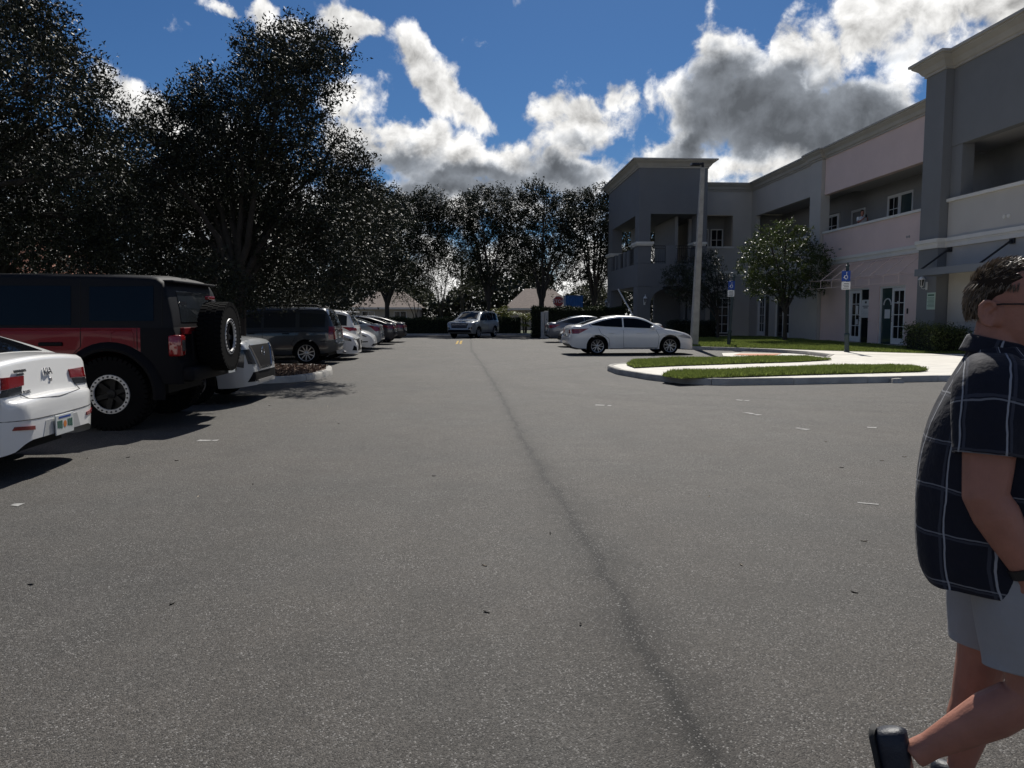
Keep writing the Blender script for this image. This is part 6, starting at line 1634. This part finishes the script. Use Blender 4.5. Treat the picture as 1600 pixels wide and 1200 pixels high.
# legs: left carries the weight, right is lifted behind
kL = mp(1524, 1080, .10) ; aL = Vector((kL.x - .03, .10, .085))
hL = hip + Vector((-.03, .09, 0)); hR = hip + Vector((.0, -.09, 0))
kR = mp(1612, 1085, -.13); aR = mp(1428, 1178, -.13)
def leg(h, k, a):
    sh = (a - k)
    body.loft(limb_rings([(h, .085, .09), (h.lerp(k, .35), .08, .084), (h.lerp(k, .75), .064, .066), (k, .056, .060), (k.lerp(a, .12), .053, .058), (k.lerp(a, .32), .055, .062), (k.lerp(a, .6), .044, .049), (k.lerp(a, .85), .033, .036), (a, .034, .038)], 18))
leg(hL, kL, aL); leg(hR, kR, aR)
fd = Vector((1, 0, 0))
def foot(a, toe):
    body.loft([ell(a + toe * q + Vector((0, 0, 0)) , Vector((0, 1, 0)), toe.cross(Vector((0, 1, 0))), ry, rz, 14) for q, ry, rz in ((-.05, .026, .03), (-.02, .035, .042), (.05, .037, .036), (.12, .042, .026), (.165, .03, .018))])
tR = Vector((.30, 0, -.95)).normalized(); tL = Vector((1, 0, -.02)).normalized()
hR_ = aR + Vector((-.045, 0, -.015)); foot(hR_, tR); foot(aL + Vector((0, 0, -.04)), tL)
bo = body.build('body', MT['skin'], man)
rm_ = bo.modifiers.new('skin', 'REMESH'); rm_.mode = 'VOXEL'; rm_.voxel_size = .0042; rm_.use_smooth_shade = True
sm_ = bo.modifiers.new('soft', 'SMOOTH'); sm_.factor = .5; sm_.iterations = 3
# eyes and glasses
for sg in (-1, 1):
    MB().lathe([(0, -.011), (.008, -.008), (.011, 0), (.008, .008), (0, .011)], 12, 'x', hc + Vector((.078, sg * .03, -.002))).xf(HT).build('eye', MT['sign_white'], man, 60)
gl = MB()
for sg in (-1, 1):
    gl.tube([hc + Vector((.105, sg * (.034 + .024 * math.cos(t)), -.004 + .019 * math.sin(t))) for t in np.linspace(0, 2 * math.pi, 17)], .0018, 5)
    gl.tube([hc + Vector((.104, sg * .058, .002)), hc + Vector((.07, sg * .0765, .003)), hc + Vector((.0, sg * .0825, .004)), hc + Vector((-.03, sg * .083, .0))], .0022, 5)
gl.tube([hc + Vector((.106, -.01, 0)), hc + Vector((.108, 0, .003)), hc + Vector((.106, .01, 0))], .002, 5); gl.xf(HT).build('glasses', MT['iron'], man)
# hair: cap plus thousands of short strands
cap_ = MB(); cs = [(-.035, -.072, .022, .045), (-.015, -.060, .038, .060), (.012, -.042, .060, .073), (.032, -.026, .078, .0785), (.05, -.016, .087, .0795), (.072, -.012, .084, .076), (.095, -.012, .070, .064), (.111, -.012, .046, .042), (.119, -.012, .015, .015)]
cap_.loft([ell(hc + Vector((dx, 0, dz)), XV, YV, rx + .002, ry + .001, 24, 2.1) for dz, dx, rx, ry in cs]); hb = cap_.xf(HT).build('hair', MT['hair_base'], man, 180)
P = []; D = []
for _ in range(14000):
    d = Vector(unitv(1)[0])
    if d.z < .30 and d.x > -.22: continue               # ear, temple and face stay bare
    if d.x > .45 and d.z < .66: continue
    if d.z < -.34: continue
    p = hc + Vector((d.x * .1035 - .014, d.y * .0845, d.z * .1145 + .008))
    comb = Vector((.8, -.2 * d.y, .05)) if d.z > .5 else Vector((-.25, 0, -1))
    w_ = .34 if d.z > .5 else .10
    t = (comb - d * comb.dot(d)).normalized() + d * w_ + Vector(unitv(1)[0]) * .25
    t.normalize(); P.append(tuple(HT @ (p + t * .006))); D.append(tuple(HT.to_3x3() @ t))
P = np.array(P); D = np.array(D)
ln = np.where(P[:, 2] > hc.z + .05, .036, .020)
hv = leaves(P, D, ln, .085)
link(bpy.data.objects.new('hair_strands', raw_mesh('hair_strands', hv, 4, MT['hair'])), hb)['kind'] = 'stuff'

# shirt: torso outline measured along the back, yoke and sleeves
def back(px, py): return mp(px, py).x
SH = [(897, 1443, .42), (894, 1441, .425), (880, 1433, .44), (840, 1428, .455), (790, 1429, .455), (730, 1434, .435), (670, 1447, .40), (625, 1467, .345), (590, 1489, .28), (568, 1502, .22), (552, 1512, .165), (541, 1518, .135)]
WD = dict(zip([q[0] for q in SH], [.200, .202, .205, .208, .208, .207, .205, .200, .182, .145, .105, .082]))
rings = []
for py, bx_, dep in SH:
    z = mp(1500, py).z; x0 = back(bx_, py); wid = WD[py]
    rings.append(ell((x0 + dep / 2, 0, z), XV, YV, dep / 2, wid, 36, 2.35))
# folds and a slightly wavy hem
for i, r in enumerate(rings):
    for k, v in enumerate(r):
        a = 2 * math.pi * k / len(r); w = .007 * math.sin(a * 7 + i * .6) * (1 - i / len(rings)) + .004 * math.sin(a * 13 + i * 1.7)
        v.x += math.cos(a) * w; v.y += math.sin(a) * w
        if i < 3: v.z += .006 * math.sin(a * 3 + .5)
sl = []
for (sg, s_, e_) in ((-1, sR, eR), (1, sL, eL)):
    d = e_ - s_
    q = [(s_ + Vector((0, -sg * .06, .035)), .06, .075), (s_ + Vector((0, -sg * .01, .022)), .078, .088), (s_.lerp(e_, .18), .083, .088), (s_.lerp(e_, .42), .08, .082), (s_.lerp(e_, .62), .079, .08)]
    rr = limb_rings(q, 24)
    for i, r in enumerate(rr):
        for k, v in enumerate(r): a = 2 * math.pi * k / 24; v += (v - q[i][0]).normalized() * .005 * math.sin(a * 5 + i)
    sl.append((rr, .03))
shirt = cloth('shirt', [(rings, 0)] + sl, MT['plaid'], man, 2)
co = []
for z, r, dx in ((-.02, .083, -.004), (.004, .079, 0), (.022, .077, .004), (.024, .082, .004), (.002, .086, .0), (-.02, .090, -.006)):
    co.append([p + Vector((0, 0, .018 * math.cos(2 * math.pi * k / 24 + math.pi))) for k, p in enumerate(ell(neckb + Vector((dx - .004, 0, z + .002)), XV, YV, r, r * .98, 24))])
cloth('collar', [(co, .0)], MT['plaid'], shirt, 1)
# shorts: seat and two legs
seat = [ell(Vector((x, 0, z)), XV, YV, rx, ry, 28, 2.3) for z, x, rx, ry in ((.93, .03, .165, .19), (.85, .03, .17, .195), (.78, .03, .168, .195), (.73, .03, .15, .185), (.70, .03, .10, .14))]
def shorts_leg(h, k, f, r0, r1, hemtilt):
    e = h.lerp(k, f); q = [(h + Vector((0, 0, .06)), r0 * .95, r0 * 1.1), (h.lerp(k, f * .35), r0, r0 * 1.08), (h.lerp(k, f * .7), (r0 + r1) / 2, (r0 + r1) / 2 * 1.05), (h.lerp(k, f * .94), r1, r1 * 1.04), (e, r1 * 1.01, r1 * 1.06)]
    rr = limb_rings(q, 24)
    for i, r in enumerate(rr):
        for k_, v in enumerate(r): a = 2 * math.pi * k_ / 24; v += (v - q[i][0]).normalized() * .006 * math.sin(a * 4 + i * .9 + h.y * 9)
    return rr
cloth('shorts', [(seat, 0), (shorts_leg(hL, kL, .66, .115, .092, 0), 0), (shorts_leg(hR, kR, .80, .118, .098, 0), 0)], MT['shorts'], man, 2)
# loafers
def loafer(a, toe, label):
    up2 = toe.cross(Vector((0, 1, 0))); up2 = up2 if up2.dot(Vector((-toe.z, 0, toe.x))) > 0 else -up2
    prof = [(-.075, .02, .03, .02), (-.065, .032, .045, .022), (-.02, .039, .046, .018), (.04, .042, .042, .010), (.10, .048, .036, .0), (.15, .045, .03, -.006), (.185, .03, .022, -.012), (.195, .012, .012, -.014)]
    s_ = MB().loft([ell(a + toe * q - up2 * (.02 - o), Vector((0, 1, 0)), up2, ry, rz, 18, 2.4) for q, ry, rz, o in prof]).build('shoe', MT['shoe'], man, 180)
    MB().loft([ell(a + toe * q - up2 * dz, Vector((0, 1, 0)), up2, ry, .009, 14, 3) for q, ry, dz in ((-.082, .02, .036), (-.066, .036, .044), (-.02, .041, .047), (.04, .045, .052), (.10, .05, .055), (.15, .047, .055), (.19, .03, .053), (.2, .012, .05))]).build('sole', MT['sole'], s_, 60)
loafer(hR_, tR, 'r'); loafer(aL + Vector((0, 0, -.012)), tL, 'l')
wd = (wR - eR).normalized(); wc = eR.lerp(wR, .97)
MB().tube([wc - wd * .012, wc + wd * .012], .041, 18).build('wristband', MT['iron'], man)

# person on the gallery with raised hands
pq = atX(1350, 345, 19.25)
pg = thing('person', 'small figure in white top with raised hands on the upper pink gallery', 'person', (19.14, pq[1], 4.745), R(-90))
pg.scale = (1.08, 1.08, 1.08)
m2 = MB()
m2.loft([ell(c, XV, YV, rx, ry, 14) for c, rx, ry in ((Vector((0, 0, .8)), .12, .16), (Vector((0, 0, 1.0)), .12, .16), (Vector((0, 0, 1.25)), .12, .18), (Vector((0, 0, 1.38)), .1, .17), (Vector((0, 0, 1.43)), .05, .06), (Vector((.01, 0, 1.5)), .045, .05))])
m2.loft([ell(Vector((.02, 0, 1.5 + dz)), XV, YV, rx, ry, 14) for dz, rx, ry in ((-.03, .05, .04), (.02, .08, .065), (.08, .095, .075), (.15, .085, .07), (.2, .04, .04))])
for sg in (-1, 1):
    m2.loft(limb_rings([(Vector((0, sg * .18, 1.36)), .05, .05), (Vector((.1, sg * .22, 1.15)), .045, .045), (Vector((.3, sg * .1, 1.28)), .035, .035), (Vector((.36, sg * .06, 1.36)), .03, .02)], 10))
    m2.loft(limb_rings([(Vector((0, sg * .09, .85)), .085, .09), (Vector((.01, sg * .09, .48)), .06, .06), (Vector((0, sg * .09, .08)), .04, .045), (Vector((.05, sg * .09, .03)), .04, .03)], 10))
o = m2.build('body', MT['skin'], pg); r_ = o.modifiers.new('skin', 'REMESH'); r_.mode = 'VOXEL'; r_.voxel_size = .018; r_.use_smooth_shade = True
MB().loft([ell(Vector((0, 0, z)), XV, YV, rx, ry, 16) for z, rx, ry in ((.82, .14, .185), (1.0, .135, .175), (1.25, .14, .2), (1.37, .12, .19), (1.42, .07, .09))]).loft(limb_rings([(Vector((0, -.17, 1.37)), .07, .07), (Vector((.06, -.21, 1.22)), .06, .06)], 10)).loft(limb_rings([(Vector((0, .17, 1.37)), .07, .07), (Vector((.06, .21, 1.22)), .06, .06)], 10)).build('shirt', MT['sign_white'], pg, 60)
MB().loft([ell(Vector((-.005, 0, z)), XV, YV, rx, ry, 14) for z, rx, ry in ((1.58, .075, .075), (1.64, .098, .082), (1.69, .085, .074), (1.73, .03, .03))]).build('hair', MT['hair_base'], pg, 60)
MB().loft([ell(Vector((0, 0, z)), XV, YV, rx, ry, 16) for z, rx, ry in ((.9, .135, .18), (.8, .14, .19), (.6, .12, .18), (.1, .09, .16))]).build('trousers', MT['ink'], pg, 60)
MB().bbox(.36, .372, -.04, .04, 1.33, 1.47, .004).build('phone', MT['iron'], pg)
